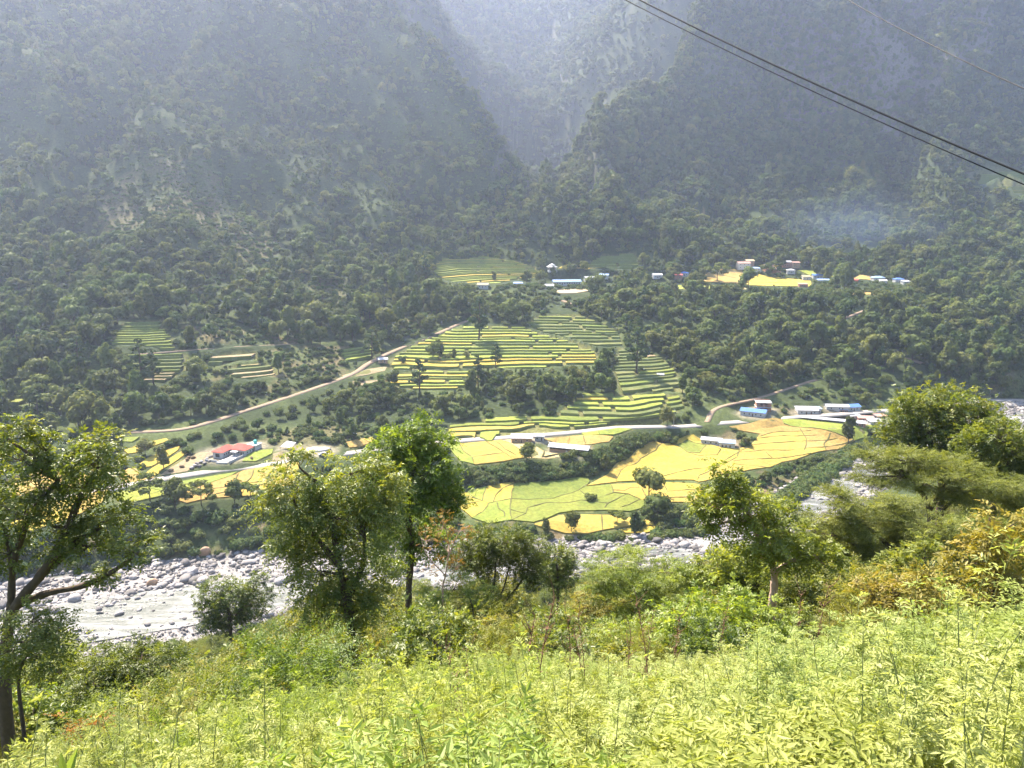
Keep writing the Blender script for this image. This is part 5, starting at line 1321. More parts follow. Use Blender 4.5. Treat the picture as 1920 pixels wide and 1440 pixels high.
near_tree('tree', 'low feathery acacia spreading in tiers towards the river', 40, (1690, 1130), [[(1690, 1085), (1680, 1040), (1640, 1000), (1590, 960)], [(1685, 1060), (1730, 1010), (1760, 985)], [(1680, 1050), (1600, 1020), (1560, 1000)]],
          [(1585, 935, 44, 13), (1640, 945, 46, 14), (1700, 955, 46, 14), (1560, 970, 40, 13), (1620, 980, 50, 15), (1690, 985, 50, 15), (1750, 985, 46, 15), (1800, 1000, 44, 16), (1530, 995, 36, 12), (1590, 1010, 46, 15), (1660, 1020, 50, 16), (1730, 1025, 50, 16), (1620, 1045, 46, 18), (1690, 1055, 46, 18)], 'feather', M_L5, per=1.5, tr=0.18, seed=11, scale=1.1, flat=0.3)
near_tree('tree', 'yellow-green feathery tree on thin curved dark stems', 35, (1285, 1240), [[(1283, 1215), (1265, 1170), (1240, 1130), (1190, 1085)], [(1280, 1200), (1290, 1150), (1290, 1110)], [(1262, 1165), (1225, 1150)]],
          [(1150, 1062, 40, 16), (1195, 1050, 40, 14), (1245, 1068, 46, 16), (1180, 1090, 50, 16), (1240, 1098, 50, 16), (1295, 1092, 40, 16), (1130, 1095, 30, 14), (1320, 1120, 34, 18), (1270, 1125, 44, 16), (1200, 1122, 46, 16), (1150, 1125, 36, 15)], 'feather', M_L3, per=1.35, tr=0.11, seed=12, scale=0.95, flat=0.35)
near_tree('tree', 'small dense dark green tree behind the round-crowned olive', 56, (1046, 1140), [[(1046, 1110), (1046, 1080), (1044, 1060)]], [(1045, 1042, 24, 16), (1040, 1065, 30, 22), (1055, 1085, 28, 22)], 'fresh', M_L1, per=1.25, tr=0.14, seed=13, scale=1.2)
near_tree('tree', 'dark bushy tree alone on the slope above the river rapids', 78, (432, 1200), [[(432, 1180), (430, 1150), (418, 1120)], [(432, 1165), (460, 1130), (478, 1095)]], [(410, 1108, 34, 22), (445, 1112, 30, 20), (470, 1128, 30, 26), (435, 1145, 36, 24), (400, 1140, 26, 20), (486, 1085, 14, 12), (470, 1155, 26, 18), (425, 1172, 34, 16), (395, 1165, 22, 14), (500, 1110, 12, 10), (385, 1125, 14, 12)], 'fresh', M_L1, per=0.75, tr=0.22, seed=14, scale=1.5)
near_tree('shrub', 'sparse shrub of bare pale twigs with a few orange leaves', 32, (832, 1145), [[(830, 1120), (835, 1080), (842, 1030), (835, 985)], [(838, 1050), (860, 1000), (880, 985)], [(836, 1080), (800, 1040), (790, 1010)]], [(830, 985, 22, 18), (868, 990, 20, 14), (800, 1010, 18, 14), (840, 1030, 20, 14), (855, 1060, 18, 14), (815, 1070, 16, 12)], 'small', M_L9, bark=M_BARK_PALE, per=0.16, tr=0.05, seed=15, category='shrub')
near_tree('shrub', 'yellowing large-leaved shrub with golden tips beside the weeds', 17, (1870, 1230), [[(1868, 1200), (1860, 1140), (1870, 1060), (1885, 1000)], [(1862, 1160), (1800, 1110), (1740, 1095)], [(1865, 1140), (1910, 1080)]],
          [(1885, 985, 34, 24), (1850, 1020, 36, 24), (1905, 1025, 40, 30), (1815, 1050, 38, 22), (1870, 1065, 44, 26), (1785, 1085, 36, 18), (1915, 1090, 40, 30), (1840, 1105, 46, 22), (1740, 1098, 34, 16), (1880, 1135, 44, 24), (1700, 1090, 30, 14)], 'big', M_L6, per=1.0, tr=0.05, seed=16, category='shrub')
near_tree('shrub', 'low golden-yellow shrub with bare brown twigs underneath', 20, (1720, 1190), [[(1718, 1170), (1700, 1130), (1670, 1105)], [(1715, 1160), (1745, 1120)]], [(1650, 1100, 30, 14), (1690, 1108, 34, 16), (1735, 1112, 34, 16), (1625, 1112, 18, 12), (1670, 1128, 30, 12), (1775, 1120, 28, 16)], 'big', M_L6, per=0.9, tr=0.04, seed=17, category='shrub')
near_tree('shrub', 'pale grey-green shrub between the acacias and the yellow shrubs', 32, (1720, 1150), [[(1718, 1125), (1715, 1090)]], [(1690, 1060, 32, 20), (1735, 1040, 34, 20), (1660, 1085, 28, 18), (1720, 1075, 34, 18)], 'broad', M_L7, per=1.1, tr=0.05, seed=18, category='shrub')
near_tree('shrub', 'bushy fresh green shrub behind the pale bare trunk', 33, (1400, 1210), [[(1400, 1180), (1395, 1130)], [(1400, 1170), (1430, 1120)]], [(1345, 1060, 34, 24), (1390, 1050, 36, 26), (1365, 1095, 44, 26), (1420, 1090, 36, 26), (1340, 1120, 34, 22), (1400, 1130, 40, 24)], 'fresh', M_L3, per=1.1, tr=0.06, seed=19, category='shrub')
near_tree('shrub', 'tall leafy thicket right of the pale bare trunk', 33, (1530, 1210), [[(1530, 1170), (1525, 1110)], [(1530, 1160), (1560, 1100)]], [(1510, 1085, 36, 26), (1555, 1085, 34, 26), (1530, 1125, 44, 28), (1490, 1130, 32, 24), (1575, 1130, 32, 28)], 'broad', M_L4, per=1.1, tr=0.06, seed=20, category='shrub')
near_tree('shrub', 'rounded green shrub above the river stones beside the dark trunk', 26, (250, 1320), [[(250, 1290), (245, 1250)], [(250, 1285), (290, 1245)], [(250, 1285), (200, 1250)]], [(210, 1240, 40, 24), (265, 1228, 44, 24), (310, 1248, 34, 24), (170, 1270, 40, 26), (240, 1270, 46, 24), (300, 1280, 36, 20)], 'small', M_L4, per=1.2, tr=0.05, seed=21, scale=1.2, category='shrub')
near_tree('shrub', 'green shrub with spreading feathery sprays beside the dry twigs', 33, (890, 1180), [[(888, 1160), (880, 1120)]], [(850, 1100, 30, 16), (885, 1105, 30, 18), (820, 1115, 26, 16), (860, 1135, 34, 16)], 'feather', M_L3, per=1.1, tr=0.05, seed=22, scale=0.8, flat=0.5, category='shrub')
near_tree('shrub', 'drooping dark-leaved shrub standing out of the pale weeds', 19, (1160, 1290), [[(1160, 1275), (1155, 1245), (1150, 1225)]], [(1135, 1222, 24, 14), (1170, 1225, 24, 16), (1150, 1245, 26, 14)], 'broad', M_L2, per=0.9, tr=0.03, seed=23, scale=0.8, category='shrub')
near_tree('shrub', 'small shrub with rust-orange leaves among the weeds', 14, (160, 1400), [[(160, 1385), (158, 1360)]], [(150, 1355, 26, 16), (178, 1365, 22, 16), (165, 1385, 26, 12)], 'small', M_L9, per=0.6, tr=0.015, seed=24, category='shrub')

# ---- scatter of shrubs and young trees over the slope, kept under the outline of the near growth
SKX = [-200, 0, 130, 230, 300, 380, 500, 560, 640, 760, 850, 900, 1000, 1040, 1070, 1130, 1290, 1330, 1400, 1480, 1520, 1560, 1600, 1650, 1700, 1900, 2200]
SKY = [1200, 1200, 1245, 1215, 1205, 1195, 1165, 1110, 1070, 1060, 1065, 1085, 1065, 1055, 1085, 1060, 1070, 1040, 1010, 990, 1000, 970, 985, 965, 935, 900, 880]
def near_mesh(seed, h, style, mat, kind):
    r = np.random.default_rng(seed)
    B = []
    if kind == 'tree':
        for i in range(7):
            a = i * 2.4; q = h * 0.26 * r.uniform(.3, 1)
            B.append(((q * math.cos(a), q * math.sin(a), h * r.uniform(.52, .86)), (h * .19, h * .19, h * .13)))
    else:
        for i in range(5):
            a = i * 2.4; q = h * 0.45 * r.uniform(.3, 1)
            B.append(((q * math.cos(a), q * math.sin(a), h * r.uniform(.35, .72)), (h * .36, h * .36, h * .26)))
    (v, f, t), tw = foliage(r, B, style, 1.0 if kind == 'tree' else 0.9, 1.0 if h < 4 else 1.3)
    paths = []
    for c, rad in B:
        paths.append((bend((r.normal() * .03, r.normal() * .03, -0.5), c, 7, 0.0, 0.10, r), np.linspace(0.02 * h if kind == 'tree' else 0.012 * h, 0.006 * h, 7)))
    tv, tf = tubes(paths + tw, 5)
    return mesh_np('crown', v, f, (mat,), {'tint': ('FLOAT', t)}), mesh_np('trunk', tv, tf, (M_BARK,))
NB = [near_mesh(71, 2.6, 'small', M_L7, 'bush'), near_mesh(72, 2.6, 'broad', M_L7, 'bush'), near_mesh(73, 2.6, 'fresh', M_L4, 'bush'), near_mesh(74, 2.6, 'feather', M_L7, 'bush'), near_mesh(75, 2.6, 'broad', M_L3, 'bush')]
NT = [near_mesh(81, 7, 'fresh', M_L4, 'tree'), near_mesh(82, 7, 'broad', M_L7, 'tree'), near_mesh(83, 7, 'feather', M_L5, 'tree')]
REFNAME = ['the tall bare-limbed tree', 'the small drooping tree', 'the feather-leaved tree', 'the light green upright tree', 'the round-crowned olive tree', 'the lopped pale-trunked tree', 'the big rounded dark tree', 'the rounded olive tree', 'the flat-layered acacia', 'the low tiered acacia',
           'the yellow-green feathery tree', 'the small dense dark tree', 'the lone dark tree over the rapids', 'the bare-twigged orange shrub', 'the yellowing large-leaved shrub', 'the low golden shrub', 'the pale grey-green shrub', 'the thicket behind the bare trunk', 'the tall leafy thicket', 'the rounded shrub above the stones', 'the spray-leaved shrub', 'the drooping shrub in the weeds', 'the rust-leaved shrub']
def near_label(kinds):
    def f(k, p):
        d = [math.hypot(p[0] - a[0], p[1] - a[1]) for a in NEARREF]
        i = int(np.argmin(d))
        w = 'close beside' if d[i] < 7 else 'on the slope below' if p[1] > NEARREF[i][1] else 'on the slope above'
        return kinds[k] + ' ' + w + ' ' + REFNAME[i]
    return f
def cap_sky(P, h, scl, SX, SY, lo):
    for _ in range(4):
        px, py, d = project(P[:, 0], P[:, 1], P[:, 2] + h * scl)
        over = py < np.interp(px, SX, SY)
        scl = np.where(over, scl * 0.75, scl)
    px, py, d = project(P[:, 0], P[:, 1], P[:, 2] + h * scl)
    return scl, (py >= np.interp(px, SX, SY)) & (scl > lo)
def near_scatter(st, q0, q1, seed, keep):
    x, y, r = jitter_grid(-190, 190, 4, 330, st, seed)
    s, w, zr = river(x, y); q = Q0 + s + w
    z = gz_at(x, y)
    k = in_view(x, y, z, 550, 500) & (q > q0) & (-s - w > 2.0) & (q < q1) & (r.uniform(size=len(x)) < keep)
    return np.c_[x[k], y[k], z[k] - 0.1], q[k], r
P1, q1_, r = near_scatter(2.1, 17, 400, 3, 0.9)
nz1 = fbm(P1[:, 0] / 7, P1[:, 1] / 7, 55, 3)
s1 = r.uniform(0.6, 1.5, len(P1)) * (1 + 0.5 * nz1) * np.where(q1_ < 30, 0.6, 1)
s1, k = cap_sky(P1, 2.5, s1, SKX, SKY, 0.22)
P1, s1 = P1[k], s1[k]
def clear_trunks(P, h):
    px, py, d = project(P[:, 0], P[:, 1], P[:, 2] + h)
    rd = h * 0.5 * FPX / d
    b = (np.abs(px - 1444) < 26 + rd) & (py < 1212) & (P[:, 1] < 27.8)
    b |= (np.abs(px - 662) < 24 + rd) & (py < 1232) & (P[:, 1] < 27.8)
    return ~b
k = clear_trunks(P1, 2.2 * s1) & clear_trunks(P1, 1.2 * s1); P1, s1 = P1[k], s1[k]
v1 = np.clip(np.floor((fbm(P1[:, 0] / 11, P1[:, 1] / 11, 58, 2) + 0.7) / 1.4 * 5 + r.normal(size=len(P1)) * 0.7), 0, 4)
spread(P1, 2.5 * s1, r.uniform(0, 6.28, len(P1)), s1, v1, NB, 300, 'shrub', near_label(['small-leaved green shrub', 'broad-leaved green shrub', 'olive leafy shrub', 'feathery-leaved shrub', 'fresh green shrub']), 'shrub', 'shrubs of the near slope', 'near_thicket', ('foliage', 'stem'))
P2, q2_, r = near_scatter(5.0, 34, 400, 4, 0.85)
s2 = r.uniform(0.55, 1.3, len(P2))
s2, k = cap_sky(P2, 7, s2, SKX, SKY, 0.3)
P2, s2 = P2[k], s2[k]
k = clear_trunks(P2, 5 * s2); P2, s2 = P2[k], s2[k]
spread(P2, 7 * s2, r.uniform(0, 6.28, len(P2)), s2, r.integers(0, 3, len(P2)).astype(float), NT, 120, 'young_tree', near_label(['young olive-leaved tree', 'young broad-leaved tree', 'young feathery tree']), 'tree', 'young trees of the near slope', 'near_wood')

# ---- the bank of weeds in front
def weed(seed, h, nst, leafs, lobed=5, size=1.0, spread_=0.16, lean=0.18, shear=0.0, square=None, mat=None):
    r = np.random.default_rng(seed)
    parts = []; paths = []
    for k in range(nst):
        a = r.uniform(0, 6.28); b0 = np.array([math.cos(a), math.sin(a), 0]) * r.uniform(0, spread_)
        if square: b0 = np.array([r.uniform(-.5, .5) * square, r.uniform(-.5, .5) * square, 0])
        b0[2] = -shear * (-0.286 * b0[0] + 0.958 * b0[1])
        hh = h * r.uniform(0.55, 1.1)
        top = b0 + np.array([r.normal() * lean * hh, r.normal() * lean * hh, hh])
        P = bend(b0 - np.array([0, 0, .15]), top, 6, 0, 0.05, r)
        paths.append((P, np.linspace(0.0042, 0.0016, 6) * (0.6 + h * .5)))
        t = np.sort(r.uniform(0.25, 1.0, leafs)); idx_ = t * 5; i0 = np.clip(idx_.astype(int), 0, 4)
        o = P[i0] + (P[i0 + 1] - P[i0]) * (idx_ - i0)[:, None]
        az = np.arange(leafs) * 2.4 + r.uniform(0, 6); el = 0.15 + 0.8 * t ** 3 + r.normal(size=leafs) * 0.25
        d = np.c_[np.cos(az) * np.cos(el), np.sin(az) * np.cos(el), np.sin(el)]
        sz = size * (1.15 - 0.5 * t) * r.uniform(.8, 1.25)
        tn = r.normal() * 0.13
        tint = np.clip(0.42 + tn + r.normal(size=leafs) * 0.13, 0, 1)
        for lo_, hi_ in ((0, .5), (.5, .8), (.8, 1.01)):
            m = (t >= lo_) & (t < hi_)
            if m.any():
                f_ = sz[m].mean()
                parts.append(sprigs(o[m], d[m], lobed, 0.085 * f_, 0.054 * f_, 0.018 * f_, 0.3, tint[m], 0.9, r))
    v, f, t = merge(parts); tv, tf = tubes(paths, 3)
    return mesh_np('leaves', v, f, (mat or M_L8,), {'tint': ('FLOAT', t)}), mesh_np('stem', tv, tf, (M_STEM,))
PATCH = 1.15
def grass_patch(seed, n, h):
    r = np.random.default_rng(seed)
    b = np.c_[r.uniform(-.5, .5, n) * PATCH * 1.12, r.uniform(-.5, .5, n) * PATCH * 1.12, np.zeros(n)]
    k = r.integers(0, n // 12, n); b = b[k] + r.normal(size=(n, 3)) * .03
    b[:, 2] = -0.62 * (-0.286 * b[:, 0] + 0.958 * b[:, 1]) - .03
    az = r.uniform(0, 6.28, n); d = unit(np.c_[np.cos(az) * .45, np.sin(az) * .45, np.full(n, 1.0)])
    L = h * r.uniform(.5, 1.1, n); parts = []
    tn = np.clip(.5 + r.normal(size=n) * .2, 0, 1)
    mid = b + d * L[:, None] * .55; d2 = unit(d + np.c_[np.cos(az), np.sin(az), -0.5 * np.ones(n)] * .8)
    parts.append(leaves(b, d, np.c_[np.cos(az), np.sin(az), np.zeros(n)], L * .7, np.full(n, .008), tn, 0.1))
    parts.append(leaves(mid, d2, np.c_[np.cos(az), np.sin(az), np.ones(n)], L * .5, np.full(n, .007), tn, 0.1))
    v, f, t = merge(parts); tv, tf = tubes([(np.array([(0, 0, -.1), (0, 0, .02), (0, 0, .2)]), np.array([.002, .002, .001]))], 3)
    return mesh_np('leaves', v, f, (M_GRASS,), {'tint': ('FLOAT', t)}), mesh_np('stem', tv, tf, (M_STEM,))
M_GRASS = leafmat('leaf_grass', [(0.17, 0.20, 0.045), (0.26, 0.28, 0.07), (0.38, 0.36, 0.14)], 0.4, (1.2, 1.2, 0.6), 0.2, 0.6, 0.04)
WEEDS = [weed(201 + i, hh, 58, 36, lb + 2, sz, shear=0.62, square=PATCH * 1.12, mat=mt) for i, (hh, lb, sz, mt) in enumerate(((0.85, 5, 1.0, M_L8), (0.75, 5, 1.15, M_L8B), (0.95, 7, 0.8, M_L8C), (0.65, 3, 1.5, M_L8B), (0.85, 7, 0.9, M_L8), (0.8, 3, 1.2, M_L8)))]
WSX = [-300, 0, 100, 220, 300, 400, 500, 640, 760, 900, 1000, 1100, 1250, 1440, 1600, 1750, 1920, 2300]
WSY = [1390, 1375, 1350, 1320, 1300, 1275, 1250, 1245, 1235, 1225, 1215, 1235, 1250, 1240, 1185, 1150, 1125, 1100]
gx_, gy_ = np.meshgrid(np.arange(-36, 36, PATCH), np.arange(-2.1, 42, PATCH))
r = np.random.default_rng(31)
x = gx_.ravel() + r.uniform(-.15, .15, gx_.size); y = gy_.ravel() + r.uniform(-.15, .15, gx_.size)
s, w, zr = river(x, y); q = Q0 + s + w; z = gz_at(x, y)
k = (in_view(x, y, z, 900, 850) | ((y < 4) & (np.abs(x) < 12))) & (q > -4) & (q < 34) & (np.hypot(x, y) > 1.7)
PW = np.c_[x[k], y[k], z[k]]; qw = q[k]
hw = np.clip(r.uniform(0.7, 1.2, len(PW)) * (1 + 0.6 * fbm(PW[:, 0] / 3, PW[:, 1] / 3, 77, 3)), .45, 1.4)
for _ in range(5):
    px, py, d = project(PW[:, 0], PW[:, 1], PW[:, 2] + 0.9 * hw)
    hw = np.where((py < np.interp(px, WSX, WSY)) & (hw > 0.45), hw * 0.8, hw)
WEEDS += [grass_patch(251, 1100, .6), grass_patch(252, 1100, .7)]
vw = np.clip(np.floor((fbm(PW[:, 0] / 4, PW[:, 1] / 4, 78, 2) + 0.7) / 1.4 * 6 + r.normal(size=len(PW)) * 1.2), 0, 5)
gsel = (fbm(PW[:, 0] / 2.6, PW[:, 1] / 2.6, 83, 2) > 0.34) & (qw > 7); vw = np.where(gsel, r.integers(6, 8, len(PW)), vw)
stuff('weeds', PW, np.zeros(len(PW)), np.c_[np.ones(len(PW)), np.ones(len(PW)), hw], vw, [joined(*m, 'weeds') for m in WEEDS])

def near_plant(px, py, Y, mesh, name, label, cat, scl=1.0, parts=('leaves', 'stem'), group=None, rz=None):
    p = D(px, py, Y); g = float(gz_at(p[0], p[1]))
    t = thing(name, label, cat, (p[0], p[1], g - 0.02), px * 0.37 if rz is None else rz, group); t.scale = (scl,) * 3
    for pn, me in zip(parts, mesh): obj(pn, me, t)
    return t
SHOOT = weed(301, 1.35, 1, 26, 5, 2.0, 0.02, 0.04)
near_plant(640, 1300, 5.0, SHOOT, 'weed_plant', 'tall fresh green shoot with whorled leaves before the drooping tree', 'plant', 1.0)
for i, (px, Y, sc) in enumerate(((1700, 5.5, .95), (1755, 6.2, 1.0), (1640, 7.0, .95), (1820, 5.0, .9), (1560, 8.0, 1.0), (60, 5.5, .8), (860, 5.0, .8), (1230, 5.5, .8), (420, 6.0, .85))):
    near_plant(px, 1300, Y, weed(310 + i, 1.2, 1 + i % 2, 26, 5, 1.7, 0.03, 0.05), 'weed_plant', 'upright pale green weed shoot with big lobed leaves above the others', 'plant', sc, group='tall shoots among the weeds')
def plume(seed, h):
    r = np.random.default_rng(seed); parts = []; paths = []
    for k in range(9):
        a = r.uniform(0, 6.28); top = np.array([math.cos(a) * r.uniform(.1, .45), math.sin(a) * r.uniform(.1, .45), r.uniform(.6, 1.0)]) * h
        P = bend((0, 0, -.2), top, 9, 0.1, 0.06, r); paths.append((P, np.linspace(.010, .003, 9)))
        n = 44; t = r.uniform(.2, 1, n) * 8; i0 = np.clip(t.astype(int), 0, 7)
        o = P[i0] + (P[i0 + 1] - P[i0]) * (t - i0)[:, None]
        az = r.uniform(0, 6.28, n); d = np.c_[np.cos(az), np.sin(az), r.uniform(0, .6, n)]
        parts.append(sprigs(o, d, 9, 0.24, 0.055, 0.012, 0.1, np.clip(.45 + r.normal(size=n) * .15, 0, 1), .8, r))
    v, f, t = merge(parts); tv, tf = tubes(paths, 4)
    return mesh_np('leaves', v, f, (M_L7,), {'tint': ('FLOAT', t)}), mesh_np('stem', tv, tf, (M_STEM,))
near_plant(290, 1330, 11.0, plume(401, 2.0), 'feathery_weed', 'large feathery yellow-green plume plant left of the ferny fronds', 'plant')
near_plant(215, 1340, 9.5, plume(402, 1.5), 'feathery_weed', 'smaller feathery plume plant beside the large plume', 'plant')
def fern(seed, n, L):
    r = np.random.default_rng(seed); a = np.arange(n) * 2.4
    o = np.zeros((n, 3)); d = np.c_[np.cos(a), np.sin(a), r.uniform(.9, 1.7, n)]
    v, f, t = sprigs(o + np.array([0, 0, .1]), d, 26, L, L * .26, L * .055, 0.55, np.clip(.62 + r.normal(size=n) * .12, 0, 1), 1.3, r, 0.15)
    tv, tf = tubes([(np.array([(0, 0, -.3), (0, 0, 0), (0, 0, .15)]), np.array([.02, .02, .012]))], 5)
    return mesh_np('leaves', v, f, (M_L3,), {'tint': ('FLOAT', t)}), mesh_np('stem', tv, tf, (M_STEM,))
for i, (px, py, Y, L) in enumerate(((475, 1245, 18, 1.1), (515, 1255, 16, 1.0), (430, 1250, 18, 1.0), (395, 1265, 17, .9), (545, 1270, 14, .8), (500, 1275, 13, .8))):
    near_plant(px, py, Y, fern(420 + i, 12, L), 'fern', 'bright yellow-green plant with long arching toothed fronds', 'plant', group='frond plants above the weeds')
def drystalk(seed, h):
    r = np.random.default_rng(seed)
    top = np.array([r.normal() * .06 * h, r.normal() * .06 * h, h])
    P = bend((0, 0, -.2), top, 8, 0, .03, r); paths = [(P, np.linspace(.008, .003, 8))]
    for k in range(7):
        i = r.integers(3, 8); a = r.uniform(0, 6.28)
        paths.append((bend(P[i], P[i] + np.array([math.cos(a) * .10, math.sin(a) * .10, .16]) * h * .8, 4, 0, .1, r), np.linspace(.004, .002, 4)))
    n = 40; t = r.uniform(.45, 1, n) * 7; i0 = np.clip(t.astype(int), 0, 6)
    o = P[i0] + (P[i0 + 1] - P[i0]) * (t - i0)[:, None]; az = r.uniform(0, 6.28, n)
    v, f, tt = sprigs(o, np.c_[np.cos(az), np.sin(az), np.full(n, .6)], 3, .05, .03, .012, 0, np.full(n, .4), 1, r)
    tv, tf = tubes(paths, 4)
    return mesh_np('foliage', v, f, (M_DRY,), {'tint': ('FLOAT', tt)}), mesh_np('stem', tv, tf, (M_DRY,))
DS = [drystalk(440 + i, 1.35) for i in range(5)]
for i, (px, Y, sc) in enumerate(((990, 7.5, 1.1), (1010, 6.8, 1.15), (1045, 8.5, 1.1), (1090, 8.0, 1.0), (1100, 9.0, 1.0), (850, 7.0, .9), (870, 6.5, .9), (840, 5.4, .7), (1210, 7.5, 1.0), (1195, 8.2, 1.0), (1175, 7.0, .9), (1260, 7.0, .9), (1470, 8.0, 1.0), (1510, 7.5, 1.0), (1330, 9.0, 1.0))):
    near_plant(px, 1300, Y, DS[i % 5], 'dry_stalk', 'thin reddish dry weed stalk standing out of the green weeds', 'plant', sc, ('foliage', 'stem'), 'dry stalks in the weeds')

# ---- overhead cables
M_CABLE = simple('cable', (0.02, 0.02, 0.022), 0.6, 0.1, 20, 0.3)
def cable(label, a, b, ya, yb, rad, sag, ext=0.6):
    A = np.array(D(*a, ya)); B = np.array(D(*b, yb)); d = B - A
    A2 = A - d * ext; B2 = B + d * ext
    t = np.linspace(0, 1, 60)[:, None]
    P = A2 + (B2 - A2) * t
    c = ((t[:, 0] - 0.5) ** 2 - 0.25) * 4
    P[:, 2] += sag * (c - np.interp(ext / (1 + 2 * ext), t[:, 0], c))
    v, f = tubes([(P, np.full(60, rad))], 6)
    obj('power_cable', mesh_np('power_cable', v, f, (M_CABLE,), None, True), label=label, category='cable')
cable('thick black overhead cable, upper of the close pair', (1200, 0), (1920, 326), 26, 17, 0.022, 0.5)
cable('thinner black overhead cable, lower of the close pair', (1173, 0), (1920, 346), 26, 17, 0.014, 0.5)
cable('single thin dark cable hanging apart above the close pair', (1590, 0), (1920, 166), 30, 22, 0.016, 0.4)
# ------------------------------------------------------------------ buildings
M_WHITE = simple('white_wall', (0.48, 0.47, 0.46), 0.85, 0.08, 0.8, 0.2)
M_TIN = simple('tin_roof', (0.42, 0.42, 0.44), 0.65, 0.35, 0.9, 0.25)
M_TINBLUE = simple('blue_roof', (0.10, 0.20, 0.50), 0.7, 0.2, 0.7, 0.15)
M_TINPALE = simple('pale_blue_roof', (0.26, 0.36, 0.54), 0.7, 0.2, 0.7, 0.15)
M_RED = simple('red_roof', (0.46, 0.11, 0.085), 0.85, 0.15, 0.8, 0.1)
M_BRICK = simple('brick_wall', (0.36, 0.19, 0.13), 0.9, 0.25, 1.5, 0.15)
M_MUD = simple('mud_wall', (0.36, 0.24, 0.16), 0.95, 0.2, 1.0, 0.1)
M_CONC = simple('concrete', (0.45, 0.44, 0.42), 0.9, 0.15, 0.9, 0.2)
M_RUST = simple('rusty_tin', (0.36, 0.22, 0.18), 0.7, 0.3, 0.8, 0.3)
M_THATCH = simple('thatch', (0.42, 0.34, 0.22), 0.95, 0.25, 2.0, 0.1)
M_GLASS = simple('window_dark', (0.03, 0.035, 0.04), 0.2, 0.1, 2, 0.5)
M_DOOR = simple('door_wood', (0.12, 0.07, 0.045), 0.7, 0.2, 2, 0.3)
M_TEAL = simple('teal_tank', (0.05, 0.45, 0.40), 0.5, 0.1, 2, 0.4)
M_FRAME = simple('window_frame', (0.6, 0.58, 0.55), 0.7, 0.1, 2, 0.3)
def gable_walls(L, W, h, rise):
    m = MB(); m.box(-L / 2, L / 2, -W / 2, W / 2, -1.0, h)
    if rise:
        for sx in (-1, 1):
            x = sx * (L / 2); x2 = x - sx * 0.2
            m.poly([(x, -W / 2, h), (x, W / 2, h), (x, 0, h + rise), (x2, -W / 2, h), (x2, W / 2, h), (x2, 0, h + rise)], [[0, 1, 2], [5, 4, 3], [0, 2, 5, 3], [1, 4, 5, 2]])
    return m
def gable_roof(L, W, h, rise, ov=0.5, th=0.12):
    m = MB(); a = L / 2 + ov; b = W / 2 + ov; zz = h - rise * ov / (W / 2)
    for s in (-1, 1):
        P = [(-a, s * b, zz + .06), (a, s * b, zz + .06), (a, 0, h + rise + .06), (-a, 0, h + rise + .06)]
        P += [(x, y, z + th) for x, y, z in P]
        m.poly(P, [[3, 2, 1, 0], [4, 5, 6, 7], [0, 1, 5, 4], [1, 2, 6, 5], [2, 3, 7, 6], [3, 0, 4, 7]])
    return m
def shed_roof(L, W, h, rise, ov=0.5, th=0.12):
    m = MB(); a = L / 2 + ov; b = W / 2 + ov
    P = [(-a, -b, h + .05), (a, -b, h + .05), (a, b, h + rise + .05), (-a, b, h + rise + .05)]
    P += [(x, y, z + th) for x, y, z in P]
    return m.poly(P, [[3, 2, 1, 0], [4, 5, 6, 7], [0, 1, 5, 4], [1, 2, 6, 5], [2, 3, 7, 6], [3, 0, 4, 7]])
def hip_roof(L, W, h, rise, ov=0.5):
    m = MB(); a = L / 2 + ov; b = W / 2 + ov; r_ = max(0.3, a - b)
    return m.poly([(-a, -b, h), (a, -b, h), (a, b, h), (-a, b, h), (-r_, 0, h + rise), (r_, 0, h + rise), (-a, -b, h + .15), (a, -b, h + .15), (a, b, h + .15), (-a, b, h + .15), (-r_, 0, h + rise + .15), (r_, 0, h + rise + .15)],
                  [[3, 2, 1, 0], [6, 7, 11, 10], [7, 8, 11], [8, 9, 10, 11], [9, 6, 10], [0, 1, 7, 6], [1, 2, 8, 7], [2, 3, 9, 8], [3, 0, 6, 9]])
def openings(root, face, L, W, spots, z0, z1, kind='window', wd=1.0):
    """face: 'front' (-y), 'left' (-x), 'right' (+x).  spots: positions along the face"""
    for c in spots:
        m = MB(); g = MB()
        for b, e in ((m, 0.04), (g, 0.07)):
            k = 0 if b is m else 0.1
            if face == 'front': b.box(c - wd / 2 + k, c + wd / 2 - k, -W / 2 - e, -W / 2 + .1, z0 + k, z1 - k)
            elif face == 'left': b.box(-L / 2 - e, -L / 2 + .1, c - wd / 2 + k, c + wd / 2 - k, z0 + k, z1 - k)
            else: b.box(L / 2 - .1, L / 2 + e, c - wd / 2 + k, c + wd / 2 - k, z0 + k, z1 - k)
        w = m.build(kind, M_FRAME, root); g.build('pane' if kind == 'window' else 'leaf', M_GLASS if kind == 'window' else M_DOOR, w)
def house(px, py, L, W, h, rise, rot, roof, wall, rm, name, label, cat='house', win=(), doors=(), z=None, storeys=1, wz=(0.9, 2.0)):
    p = hit(px, py, G1)
    o = thing(name, label, cat, (p[0], p[1], p[2]), math.radians(rot)); o.scale = (0.80,) * 3
    gable_walls(L, W, h, rise if roof == 'gable' else 0).build('wall', wall, o)
    {'gable': gable_roof, 'shed': shed_roof, 'hip': hip_roof}[roof](L, W, h, rise).build('roof', rm, o)
    for s in range(storeys):
        openings(o, 'front', L, W, win, wz[0] + s * 2.8, wz[1] + s * 2.8)
    openings(o, 'front', L, W, doors, 0.0, 2.0, 'door', 1.0)
    openings(o, 'left', L, W, (0,), wz[0], wz[1]); openings(o, 'right', L, W, (0,), wz[0], wz[1])
    return o
